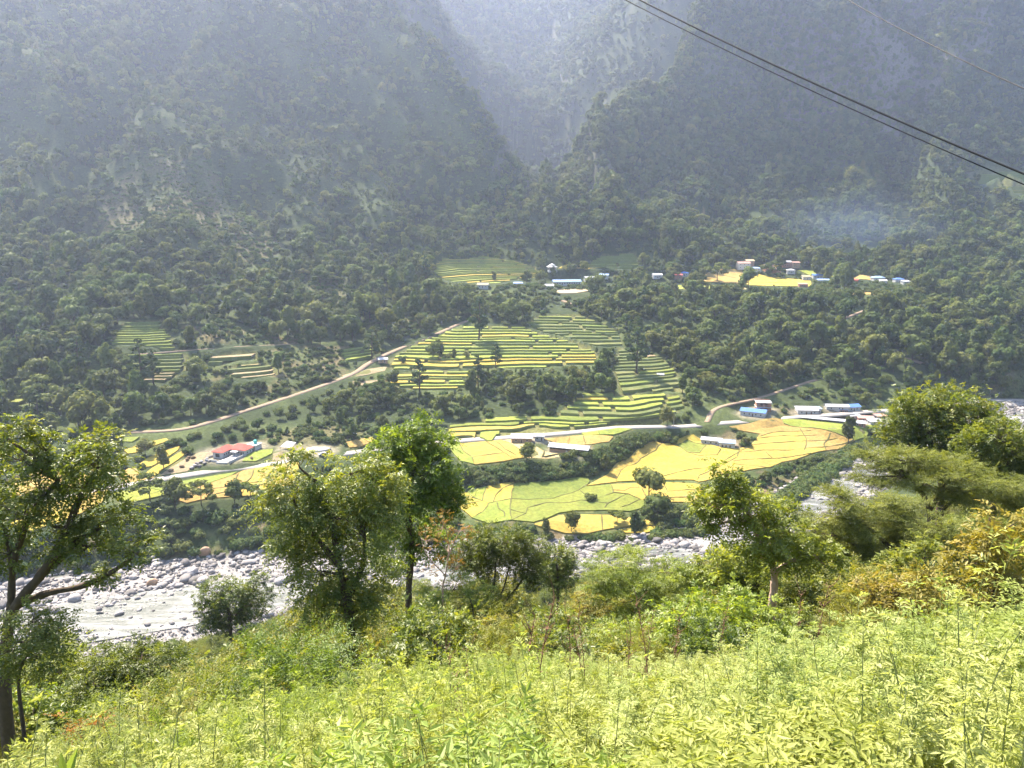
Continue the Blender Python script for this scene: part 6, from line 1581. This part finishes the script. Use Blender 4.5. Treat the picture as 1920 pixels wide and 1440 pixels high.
# red-roofed house with two wings, porch and forecourt
p = hit(437, 852, G1)
o = thing('red_roofed_house', 'white house with red hipped roof, two wings and a porch beside the road', 'house', p, math.radians(-17)); o.scale = (.68,) * 3
def shifted(mb, dx, dy, rot90=False):
    mb.v = [((-y if rot90 else x) + dx, (x if rot90 else y) + dy, z) for x, y, z in mb.v]; return mb
w2 = shifted(gable_walls(12, 9, 3.2, 0), 3, 4); w1 = shifted(gable_walls(12, 6.5, 3.19, 0), -4.5, -2.5, True)
w2.build('wall', M_WHITE, o); w1.build('wall', M_WHITE, o)
shifted(hip_roof(12, 9, 3.2, 2.5, 0.8), 3, 4).build('roof', M_RED, o); shifted(hip_roof(13, 6.5, 3.22, 2.0, 0.8), -4.5, -2.0, True).build('roof', M_RED, o)
for xx in (0.2, 2.2, 4.6, 7.6):
    w = MB().box(xx - .55, xx + .55, -.56, -.4, 0.9, 2.2).build('window', M_FRAME, o); MB().box(xx - .42, xx + .42, -.60, -.5, 1.0, 2.1).build('pane', M_GLASS, w)
for yy in (-6.5, -4.5, -2.5):
    w = MB().box(-1.33, -1.19, yy - .5, yy + .5, 0.9, 2.1).build('window', M_FRAME, o); MB().box(-1.3, -1.15, yy - .38, yy + .38, 1.0, 2.0).build('pane', M_GLASS, w)
for yy in (1.5, 4.5, 7):
    w = MB().box(8.9, 9.05, yy - .5, yy + .5, 0.9, 2.1).build('window', M_FRAME, o); MB().box(8.95, 9.1, yy - .38, yy + .38, 1.0, 2.0).build('pane', M_GLASS, w)
d = MB().box(5.7, 6.7, -.58, -.4, 0, 2.2).build('door', M_FRAME, o); MB().box(5.8, 6.6, -.62, -.5, 0.05, 2.1).build('leaf', M_DOOR, d)
d = MB().box(-5.9, -3.1, -8.58, -8.4, 0.1, 2.3).build('veranda_shade_panel', M_GLASS, o)  # dark panel on the solid wall, stands in for the veranda's shade
MB().box(1.0, 5.2, -4.4, -1.2, 2.55, 2.85).build('porch_roof', M_WHITE, o)
for (a, b) in ((1.2, -4.2), (5.0, -4.2), (3.1, -4.2)): MB().cyl(a, b, -0.5, 2.55, 0.16).build('porch_post', M_WHITE, o)
MB().box(0.8, 5.4, -4.8, -.5, -0.5, 0.25).build('porch_step', M_CONC, o)
MB().poly([(1.5, -5, .08), (7.5, -5, .08), (7, -16, .08), (0.5, -17, .08), (1.5, -5, -.8), (7.5, -5, -.8), (7, -16, -.8), (0.5, -17, -.8)], [[3, 2, 1, 0][::-1], [0, 4, 5, 1], [1, 5, 6, 2], [2, 6, 7, 3], [3, 7, 4, 0]]).build('forecourt', simple('pale_concrete', (0.48, 0.46, 0.44), .9, .08, .6, .2), o)
MB().box(8.2, 8.6, -15, -2, -.8, .9).build('garden_wall', M_CONC, o); MB().box(-8.2, 0.2, -15.5, -15.1, -.8, .7).build('garden_wall', M_CONC, o)
p = hit(476, 842, G1)
o = thing('tank_house', 'small white flat-roofed outhouse beside the red-roofed house', 'outhouse', p, math.radians(-17)); o.scale = (.75,) * 3
MB().box(-3, 3, -3, 3, -1, 2.6).build('wall', M_WHITE, o); MB().box(-3.4, 3.4, -3.4, 3.4, 2.6, 2.85).build('roof', M_CONC, o)
w = MB().box(-.5, .5, -3.05, -2.9, 1, 2).build('window', M_FRAME, o); MB().box(-.4, .4, -3.1, -2.95, 1.1, 1.9).build('pane', M_GLASS, w)
t_ = thing('water_tank', 'teal plastic water tank on top of the small outhouse', 'tank', (p[0] + .6, p[1] + .45, p[2] + 2.13)); t_.scale = (.85,) * 3
MB().cyl(0, 0, 0, 1.6, .85, .85, 16).build('barrel', M_TEAL, t_); MB().cyl(0, 0, 1.6, 1.95, .85, .3, 16).build('lid', M_TEAL, t_)
# heap of building stones by the house
r = np.random.default_rng(88)
# tent-like white shelter and pale rubble
p = hit(541, 842, G1)
o = thing('tarpaulin_shelter', 'white tarpaulin shelter pitched at the edge of the stubble plots', 'shelter', p, math.radians(-12))
MB().poly([(-2.6, -2, 1.2), (2.2, -2, 1.0), (2.6, 2, 2.3), (-1.6, 2, 2.7), (0, 0, 2.35), (-2.6, -2, 1.15), (2.2, -2, .95), (2.6, 2, 2.25), (-1.6, 2, 2.65), (0, 0, 2.3)], [[0, 1, 4], [1, 2, 4], [2, 3, 4], [3, 0, 4], [6, 5, 9], [7, 6, 9], [8, 7, 9], [5, 8, 9], [0, 5, 6, 1], [1, 6, 7, 2], [2, 7, 8, 3], [3, 8, 5, 0]]).build('sheet', M_WHITE, o)
for a, b, hh in ((-2.5, -1.9, 1.2), (2.1, -1.9, 1.0), (2.5, 1.9, 2.3), (-1.5, 1.9, 2.65)): MB().cyl(a, b, -.6, hh, .05, .05, 6).build('pole', M_DOOR, o)
p = hit(596, 844, G1)
gv, gf = stone_mesh(91, 0.5)
o = obj('gravel_heap', mesh_np('gravel_heap', gv * np.array([6, 4, 2.4]), gf, (simple('pale_gravel', (0.46, 0.43, 0.40), .95, .15, 1.5, .1, 0, .6),)), None, (p[0], p[1], p[2] + .2), .3, label='heap of pale gravel dumped beside the road', category='gravel heap')
p = hit(607, 856, G1)
o = thing('parked_car', 'small white car standing on the road behind the drooping-leaved tree', 'car', (p[0], p[1], p[2] + .12), math.radians(14))
bm_ = MB(); prof = [(-2, .35), (-2, .85), (-1.45, .95), (-.9, 1.45), (.7, 1.5), (1.3, .98), (1.95, .85), (2.0, .35)]
P = [(x, -.8, z) for x, z in prof] + [(x, .8, z) for x, z in prof]; n = len(prof)
bm_.poly(P, [list(range(n)), list(range(2 * n - 1, n - 1, -1))] + [[i, i + n, (i + 1) % n + n, (i + 1) % n] for i in range(n)]); bm_.build('body', M_WHITE, o)
for sx in (-1.3, 1.25):
    for sy in (-.82, .62):
        w = MB(); w.cyl(sx, 0, 0, .2, .33, .33, 12); w.v = [(x, sy + z, .33 + y) for x, y, z in w.v]; w.build('wheel', M_GLASS, o)
MB().poly([(-.85, -.815, 1.0), (.95, -.815, 1.0), (.6, -.815, 1.4), (-.6, -.815, 1.4), (-.85, -.8, 1.0), (.95, -.8, 1.0), (.6, -.8, 1.4), (-.6, -.8, 1.4)], [[0, 1, 2, 3], [0, 4, 5, 1], [2, 6, 7, 3]]).build('side_window', M_GLASS, o)
house(978, 828, 11, 6, 2.6, 0.8, -2, 'shed', M_MUD, M_TIN, 'roadside_shed', 'white tin-roofed shed standing on the roadside next to a tiny hut', 'shed', (-3, 3), (0,))
house(1011, 825, 5, 4, 2.6, 0.5, 0, 'shed', M_CONC, M_TIN, 'roadside_hut', 'tiny grey hut on the roadside right of the white-roofed shed', 'hut', (-1.2,), (1.2,))
# long shed: posts, low walls, open side
p = hit(1068, 848, G1)
o = thing('long_shed', 'long low shed with white tin roof and brown wall in the straw plot', 'shed', p, math.radians(-19)); o.scale = (.86,) * 3
MB().box(-9.6, 9.6, 2.8, 3.0, -1, 2.7).build('wall', M_MUD, o); MB().box(-9.6, 9.6, -3, -2.8, -1, 1.5).build('wall', M_MUD, o)
for s in (-1, 1): MB().poly([(s * 9.6, -2.99, -1), (s * 9.6, 2.99, -1), (s * 9.6, 2.99, 2.6), (s * 9.6, 0, 3.7), (s * 9.6, -2.99, 2.6), (s * 9.4, -2.99, -1), (s * 9.4, 2.99, -1), (s * 9.4, 2.99, 2.6), (s * 9.4, 0, 3.7), (s * 9.4, -2.99, 2.6)], [[0, 1, 2, 3, 4], [9, 8, 7, 6, 5], [0, 5, 6, 1], [1, 6, 7, 2], [2, 7, 8, 3], [3, 8, 9, 4], [4, 9, 5, 0]]).build('end_wall', M_CONC, o)
gable_roof(19.6, 6, 2.7, 1.1, 0.6).build('roof', M_TIN, o)
for i in range(9): MB().box(-9.4 + i * 2.33, -9.25 + i * 2.33, -2.98, -2.83, 1.45, 2.7).build('post', M_DOOR, o)
MB().box(-1.2, -.3, -3.06, -2.9, .6, 1.4).build('notice_board', M_WHITE, o)
house(1334, 832, 11, 6.5, 2.8, 0.9, -22, 'gable', M_CONC, M_TIN, 'field_house', 'white tin-roofed building at the edge of the golden paddy, joined to a blue-roofed one', 'house', (-3, 0, 3), ())
house(1363, 838, 8.5, 7, 3.0, 1.1, -14, 'hip', M_WHITE, M_TINPALE, 'field_house', 'pale blue hip-roofed white building with dark doors in the golden paddy', 'house', (), (-2.6, -0.6, 1.6))
house(1413, 779, 15, 8, 3.0, 1.3, -27, 'gable', M_WHITE, M_TINBLUE, 'blue_roofed_house', 'long bright blue tin-roofed house beside the road', 'house', (-5, -2, 2, 5), (0,))
# unfinished brick house: two storeys, slabs, open bays
p = hit(1430, 770, G1)
o = thing('brick_house', 'unfinished two-storey red brick house behind the blue roof', 'house', p, math.radians(-8)); o.scale = (.8,) * 3
for s in range(2):
    z0 = s * 3.0
    MB().box(-4.5, 4.5, 3.2, 3.5, z0 - (1 if s == 0 else 0), z0 + 2.75).build('wall', M_BRICK, o); MB().box(-4.5, -4.2, -3.5, 3.2, z0 - (1 if s == 0 else 0), z0 + 2.75).build('wall', M_BRICK, o); MB().box(4.2, 4.5, -3.5, 3.2, z0 - (1 if s == 0 else 0), z0 + 2.75).build('wall', M_BRICK, o)
    for a, b in ((-4.2, -2.2), (-.8, .8), (2.2, 4.2)): MB().box(a, b, -3.5, -3.2, z0 - (1 if s == 0 else 0), z0 + 2.75).build('wall', M_BRICK, o)
    for a in (-2.2, .8): MB().box(a, a + 1.4, -3.45, -3.25, z0, z0 + 1.0).build('sill_wall', M_BRICK, o)
    MB().box(-4.9, 4.9, -4.2, 3.8, z0 + 2.75, z0 + 3.0).build('floor_slab', M_CONC, o)
for a in (-4.3, 0, 4.3): MB().box(a - .15, a + .15, -3.5, -3.2, 6.0, 7.0).build('pillar', M_CONC, o)
MB().box(-4.5, 4.5, 3.25, 3.45, 6.0, 6.7).build('parapet', M_BRICK, o)
house(1512, 776, 13, 7, 2.8, 0.9, -4, 'shed', M_CONC, M_TIN, 'tin_roofed_house', 'wide white tin-roofed building by the road bend', 'house', (-4, 4), (-1, 2))
house(1568, 768, 14, 6, 2.6, 0.9, -6, 'gable', M_CONC, M_TIN, 'tin_roofed_house', 'bright tin-roofed building left of the dark blue roof', 'house', (-4, 1), (3,))
house(1596, 770, 9, 6, 2.8, 1.2, 12, 'gable', M_WHITE, M_TINBLUE, 'blue_roofed_hut', 'small dark-blue-roofed house at the end of the roadside cluster', 'house', (-2, 2), (0,))
house(1530, 774, 5, 4, 2.4, .6, 5, 'shed', M_WHITE, M_TINPALE, 'roadside_hut', 'little pale hut right of the wide tin-roofed building', 'hut', (-1,), (1,))
p = hit(1552, 792, G1)
o = thing('long_low_roof', 'very long low white tin shelter along the paddy edge', 'shed', p, math.radians(-24))
MB().poly([(-13, -1.4, 1.4), (13, -1.4, 1.4), (13, 1.4, 1.9), (-13, 1.4, 1.9), (-13, -1.4, 1.52), (13, -1.4, 1.52), (13, 1.4, 2.02), (-13, 1.4, 2.02)], [[3, 2, 1, 0], [4, 5, 6, 7], [0, 1, 5, 4], [1, 2, 6, 5], [2, 3, 7, 6], [3, 0, 4, 7]]).build('roof', M_TIN, o)
MB().box(-12.8, 12.8, 1.1, 1.3, -1, 1.8).build('wall', M_CONC, o)
for i in range(9): MB().box(-12.6 + i * 3.1, -12.45 + i * 3.1, -1.3, -1.15, -1, 1.42).build('post', M_DOOR, o)
for i, (px, py, L, rt, m_) in enumerate(((1600, 785, 7, 10, M_TIN), (1622, 790, 9, -12, M_RUST), (1640, 796, 8, 6, M_TIN), (1612, 799, 6, -20, M_TIN), (1650, 786, 7, 15, M_RUST), (1580, 775, 5, -10, M_TINPALE))):
    house(px, py, L, 4.5, 2.2, 0.6, rt, 'shed', M_BRICK if i % 2 else M_CONC, m_, 'roadside_stall', ('low tin-roofed stall beside the pale yard walls', 'rusty-roofed stall beside the pale yard walls', 'white-roofed stall next to the small lime plot', 'small stall against the long low shelter', 'rusty low building by the road end', 'little pale-blue-roofed stall below the dark blue roof')[i], 'stall', (-1.5,), (1.2,))
# village shelf
p = hit(1062, 534, G1)
o = thing('school_building', 'long blue-roofed school with a row of dark windows', 'school', p, math.radians(9)); o.scale = (.8,) * 3
gable_walls(27, 7, 3.2, 1.6).build('wall', M_WHITE, o); gable_roof(27, 7, 3.2, 1.6, .7).build('roof', M_TINPALE, o)
openings(o, 'front', 27, 7, [-12 + 2.4 * i for i in range(11) if i not in (3, 7)], 0.9, 2.2, 'window', 1.3); openings(o, 'front', 27, 7, (-4.8, 4.8), 0, 2.2, 'door', 1.1)
p = hit(1035, 508, G1)
o = thing('pavilion', 'small white pavilion with tiered pyramid roof above the school', 'pavilion', p, .2)
MB().box(-3.4, 3.4, -3.4, 3.4, -1, .5).build('plinth', M_WHITE, o)
for a in (-2.6, 2.6):
    for b in (-2.6, 2.6): MB().cyl(a, b, .5, 3.2, .25).build('column', M_WHITE, o)
MB().box(-2.2, 2.2, -2.2, 2.2, .5, 3.15).build('wall', M_MUD, o)
MB().poly([(-4, -4, 3.2), (4, -4, 3.2), (4, 4, 3.2), (-4, 4, 3.2), (-1.6, -1.6, 4.5), (1.6, -1.6, 4.5), (1.6, 1.6, 4.5), (-1.6, 1.6, 4.5)], [[3, 2, 1, 0], [4, 5, 6, 7], [0, 1, 5, 4], [1, 2, 6, 5], [2, 3, 7, 6], [3, 0, 4, 7]]).build('lower_roof', M_WHITE, o)
MB().poly([(-2.3, -2.3, 4.52), (2.3, -2.3, 4.52), (2.3, 2.3, 4.52), (-2.3, 2.3, 4.52), (0, 0, 6.2)], [[3, 2, 1, 0], [0, 1, 4], [1, 2, 4], [2, 3, 4], [3, 0, 4]]).build('upper_roof', M_WHITE, o)
for a in ((1030, 541, 8, 6, 2.8, 1.2, -5, 'gable', M_WHITE, M_TIN, 'small white tin-roofed hut below the long school', (-2, 2), (0,)),
          (971, 537, 8, 6, 3.0, 1.0, 6, 'gable', M_MUD, M_TINPALE, 'small blue-roofed dark shed left of the long school', (-2,), (1,)),
          (906, 540, 10, 6, 3.0, 1.6, -8, 'gable', M_CONC, M_THATCH, 'pale thatched house under the upper lime terraces', (-3, 3), (0,)),
          (1106, 526, 11, 6, 3.0, 1.0, 12, 'gable', M_WHITE, M_TIN, 'white tin-roofed block behind the end of the school', (-3, 0), (3,)),
          (1132, 522, 9, 6, 3.2, 1.2, -10, 'gable', M_CONC, M_TINPALE, 'grey-roofed house half hidden by the tree right of the school', (-2, 2), (0,)),
          (1232, 521, 9, 6, 3.0, 1.3, 4, 'gable', M_WHITE, M_TIN, 'white-roofed village house among dark trees', (-2, 2), (0,)),
          (1272, 522, 7, 5, 3.0, 1.0, -4, 'shed', M_BRICK, M_RED, 'little red-roofed village house beside a blue roof', (-1,), (1,)),
          (1282, 518, 8, 6, 3.0, 1.2, 5, 'hip', M_WHITE, M_TINBLUE, 'bright blue hip-roofed house beside the little red roof', (-2, 2), (0,)),
          (1393, 504, 13, 8, 5.6, 1.6, 3, 'gable', M_WHITE, M_RUST, 'two-storey house with pinkish roof above the yellow village field', (-4, 0, 4), (2,)),
          (1404, 499, 9, 7, 5.6, 1.4, 8, 'gable', M_MUD, M_THATCH, 'straw-roofed upper house behind the pinkish roof', (-2, 2), (0,)),
          (1416, 508, 11, 6, 2.8, 1.2, -3, 'hip', M_WHITE, M_TINPALE, 'low violet-blue-roofed house at the edge of the yellow village field', (-3, 3), (0,)),
          (1440, 508, 9, 6, 4.8, 1.4, 10, 'gable', M_BRICK, M_RUST, 'brown brick house right of the violet-blue roof', (-2, 2), (0,)),
          (1456, 510, 8, 6, 3.2, 1.2, -12, 'gable', M_BRICK, M_RUST, 'small dark brick house in the middle of the village', (-2, 2), (0,)),
          (1474, 500, 9, 6, 4.8, 1.4, 0, 'gable', M_BRICK, M_TIN, 'brick house with pale roof at the top of the village', (-2, 2), (0,)),
          (1490, 503, 8, 6, 5.2, 1.0, 8, 'gable', M_MUD, M_RUST, 'tall brown house at the right end of the upper village', (-2, 2), (0,)),
          (1482, 513, 8, 6, 3.0, 1.4, -6, 'hip', M_WHITE, M_TIN, 'white hip-roofed house beside the lime village plot', (-2, 2), (0,)),
          (1510, 525, 8, 6, 3.2, 1.2, 4, 'gable', M_WHITE, M_THATCH, 'cream house at the right tip of the yellow village field', (-2,), (1,)),
          (1532, 522, 10, 6, 3.0, 1.2, -2, 'gable', M_CONC, M_TINBLUE, 'dark blue-roofed house right of the yellow village field', (-3, 3), (0,)),
          (1542, 530, 12, 6, 2.8, 1.0, 3, 'gable', M_WHITE, M_TINPALE, 'long pale-blue-roofed house in front of the dark blue roof', (-4, 0, 4), (2,)),
          (1598, 530, 9, 6, 2.8, 1.0, -5, 'gable', M_BRICK, M_RED, 'red-roofed hut between the village trees', (-2,), (1,)),
          (1645, 526, 12, 7, 3.0, 1.5, 6, 'hip', M_WHITE, M_TINPALE, 'turquoise-grey hip roof at the right end of the village', (-3, 3), (0,)),
          (1654, 532, 7, 6, 3.0, 1.2, -6, 'gable', M_WHITE, M_TIN, 'white gabled hut in front of the turquoise-grey roof', (-2,), (1,)),
          (1684, 529, 9, 6, 3.0, 1.3, 2, 'hip', M_WHITE, M_TINBLUE, 'blue hip-roofed house at the far right of the village', (-2, 2), (0,)),
          (1697, 533, 7, 5, 2.6, .9, 8, 'shed', M_WHITE, M_TIN, 'little white-roofed shed beside the last blue village roof', (-1,), (1,)),
          (718, 680, 6, 4, 2.5, .9, 15, 'gable', M_MUD, M_TIN, 'small lone hut beside the dirt track', (-1.5,), (1,)),
          (1238, 708, 4, 3, 2.2, .7, 0, 'gable', M_MUD, M_TIN, 'tiny field hut on the brown terraces', (-1,), (.8,)),
          (1505, 538, 8, 5, 2.6, .8, 0, 'shed', M_BRICK, M_RUST, 'low rusty-roofed hut under the yellow village field', (-1,), (1,))):
    house(a[0], a[1], a[2], a[3], a[4], a[5], a[6], a[7], a[8], a[9], 'village_house' if a[2] > 7 else 'hut', a[10], 'house' if a[2] > 7 else 'hut', a[11], a[12], storeys=2 if a[4] > 4.5 else 1)
# utility pole by the road
for (px, py, lab) in ((1263, 800, 'wooden utility pole beside the road near the dark round tree'),):
    p = hit(px, py, G1); o = thing('utility_pole', lab, 'pole', p)
    MB().cyl(0, 0, -.5, 8.5, .14, .10, 8).build('post', M_CONC, o); MB().box(-.8, .8, -.05, .05, 7.9, 8.05).build('crossarm', M_CONC, o)
    for a in (-.7, 0, .7): MB().cyl(a, 0, 8.05, 8.25, .05, .05, 6).build('insulator', M_WHITE, o)
# pale yard of the school
q = hits([(1040, 543), (1062, 541), (1096, 541), (1104, 549), (1080, 553), (1050, 551)])
P = np.array([(a, b, max(c, 0)) for a, b, c in q]); zc = P[:, 2].mean()
V_ = [(a, b, zc + .5) for a, b, c in P] + [(a, b, zc - 3) for a, b, c in P]
obj('school_yard', mesh_np('school_yard', np.array(V_), [list(range(5, -1, -1))[::-1]] + [[i, i + 6, (i + 1) % 6 + 6, (i + 1) % 6] for i in range(6)], (simple('yard_earth', (0.38, 0.30, 0.19), .95, .1, .5, .1),)), kind='structure')
# straw stacks on the stubble plots
M_STRAW = simple('straw', (0.20, 0.14, 0.08), .95, .3, 3, .1)
for i, (px, py) in enumerate(((353, 860), (363, 860), (351, 864), (341, 878), (321, 884), (472, 862), (527, 858))):
    p = hit(px, py, G1); v, f = stone_mesh(700 + i, 1.0)
    obj('straw_heap', mesh_np('straw_heap', v * np.array([1.2, 1, .8]), f, (M_STRAW,)), None, (p[0], p[1], p[2] + .45), i, label='small dark heap of rice straw on the stubble plot', category='straw heap', group='straw heaps on the stubble plots')
for i, (px, py) in enumerate(((370, 872), (378, 868), (388, 862), (366, 876), (374, 876), (384, 870), (392, 866), (360, 880), (396, 858))):
    p = hit(px, py, G1)
    o = obj('boulder', STONES[i % 6], None, (p[0], p[1], p[2] + .35), i * .9, label='grey boulder in the rough heap beside the red-roofed house', category='boulder', group='boulders heaped beside the house'); o.scale = (1.2, 1, 1)
# ------------------------------------------------------------------ the air of the valley
hv = MB().box(-1750, 1950, -60, 2560, -12, 1000)
hm, hn, hl = nmat('haze')
for nn in list(hn):
    if nn.type != 'OUTPUT_MATERIAL': hn.remove(nn)
pv = hn.new('ShaderNodeVolumePrincipled')
pv.inputs['Color'].default_value = (0.63, 0.73, 1.0, 1)
pv.inputs['Density'].default_value = 0.00017
pv.inputs['Anisotropy'].default_value = 0.55
hl.new(pv.outputs[0], hn['Material Output'].inputs['Volume'])
hv.build('haze', hm, kind='stuff')

# thin blue smoke from cooking fires, hanging above the right end of the village
r = np.random.default_rng(3)
bmv = []; bmf = []; b0 = 0
v, f = ICO2
sm_c = D(1600, 445, 745)
v2 = v * (1 + 0.18 * r.normal(size=(len(v), 1))) * np.array([105, 36, 52])
smo, sn_, sl_ = nmat('smoke')
for nn in list(sn_):
    if nn.type != 'OUTPUT_MATERIAL': sn_.remove(nn)
sv = sn_.new('ShaderNodeVolumePrincipled'); sv.inputs['Color'].default_value = (0.45, 0.62, 1.0, 1); sv.inputs['Anisotropy'].default_value = 0.4
stc = sn_.new('ShaderNodeTexCoord'); smp = sn_.new('ShaderNodeMapping'); smp.inputs['Scale'].default_value = (1 / 105, 1 / 36, 1 / 52)
sg = sn_.new('ShaderNodeTexGradient'); sg.gradient_type = 'SPHERICAL'
snz = sn_.new('ShaderNodeTexNoise'); snz.inputs['Scale'].default_value = 2.2; snz.inputs['Detail'].default_value = 3
sl_.new(stc.outputs['Object'], smp.inputs[0]); sl_.new(smp.outputs[0], sg.inputs[0]); sl_.new(smp.outputs[0], snz.inputs['Vector'])
m1 = sn_.new('ShaderNodeMath'); m1.operation = 'MULTIPLY'; sl_.new(sg.outputs['Fac'], m1.inputs[0]); sl_.new(snz.outputs['Fac'], m1.inputs[1])
m2 = sn_.new('ShaderNodeMath'); m2.operation = 'MULTIPLY'; m2.inputs[1].default_value = 0.0085; sl_.new(m1.outputs[0], m2.inputs[0])
sl_.new(m2.outputs[0], sv.inputs['Density']); sl_.new(sv.outputs[0], sn_['Material Output'].inputs['Volume'])
obj('smoke', mesh_np('smoke', v2, f, (smo,)), None, sm_c, label='thin blue smoke drifting above the right end of the village', kind='stuff')
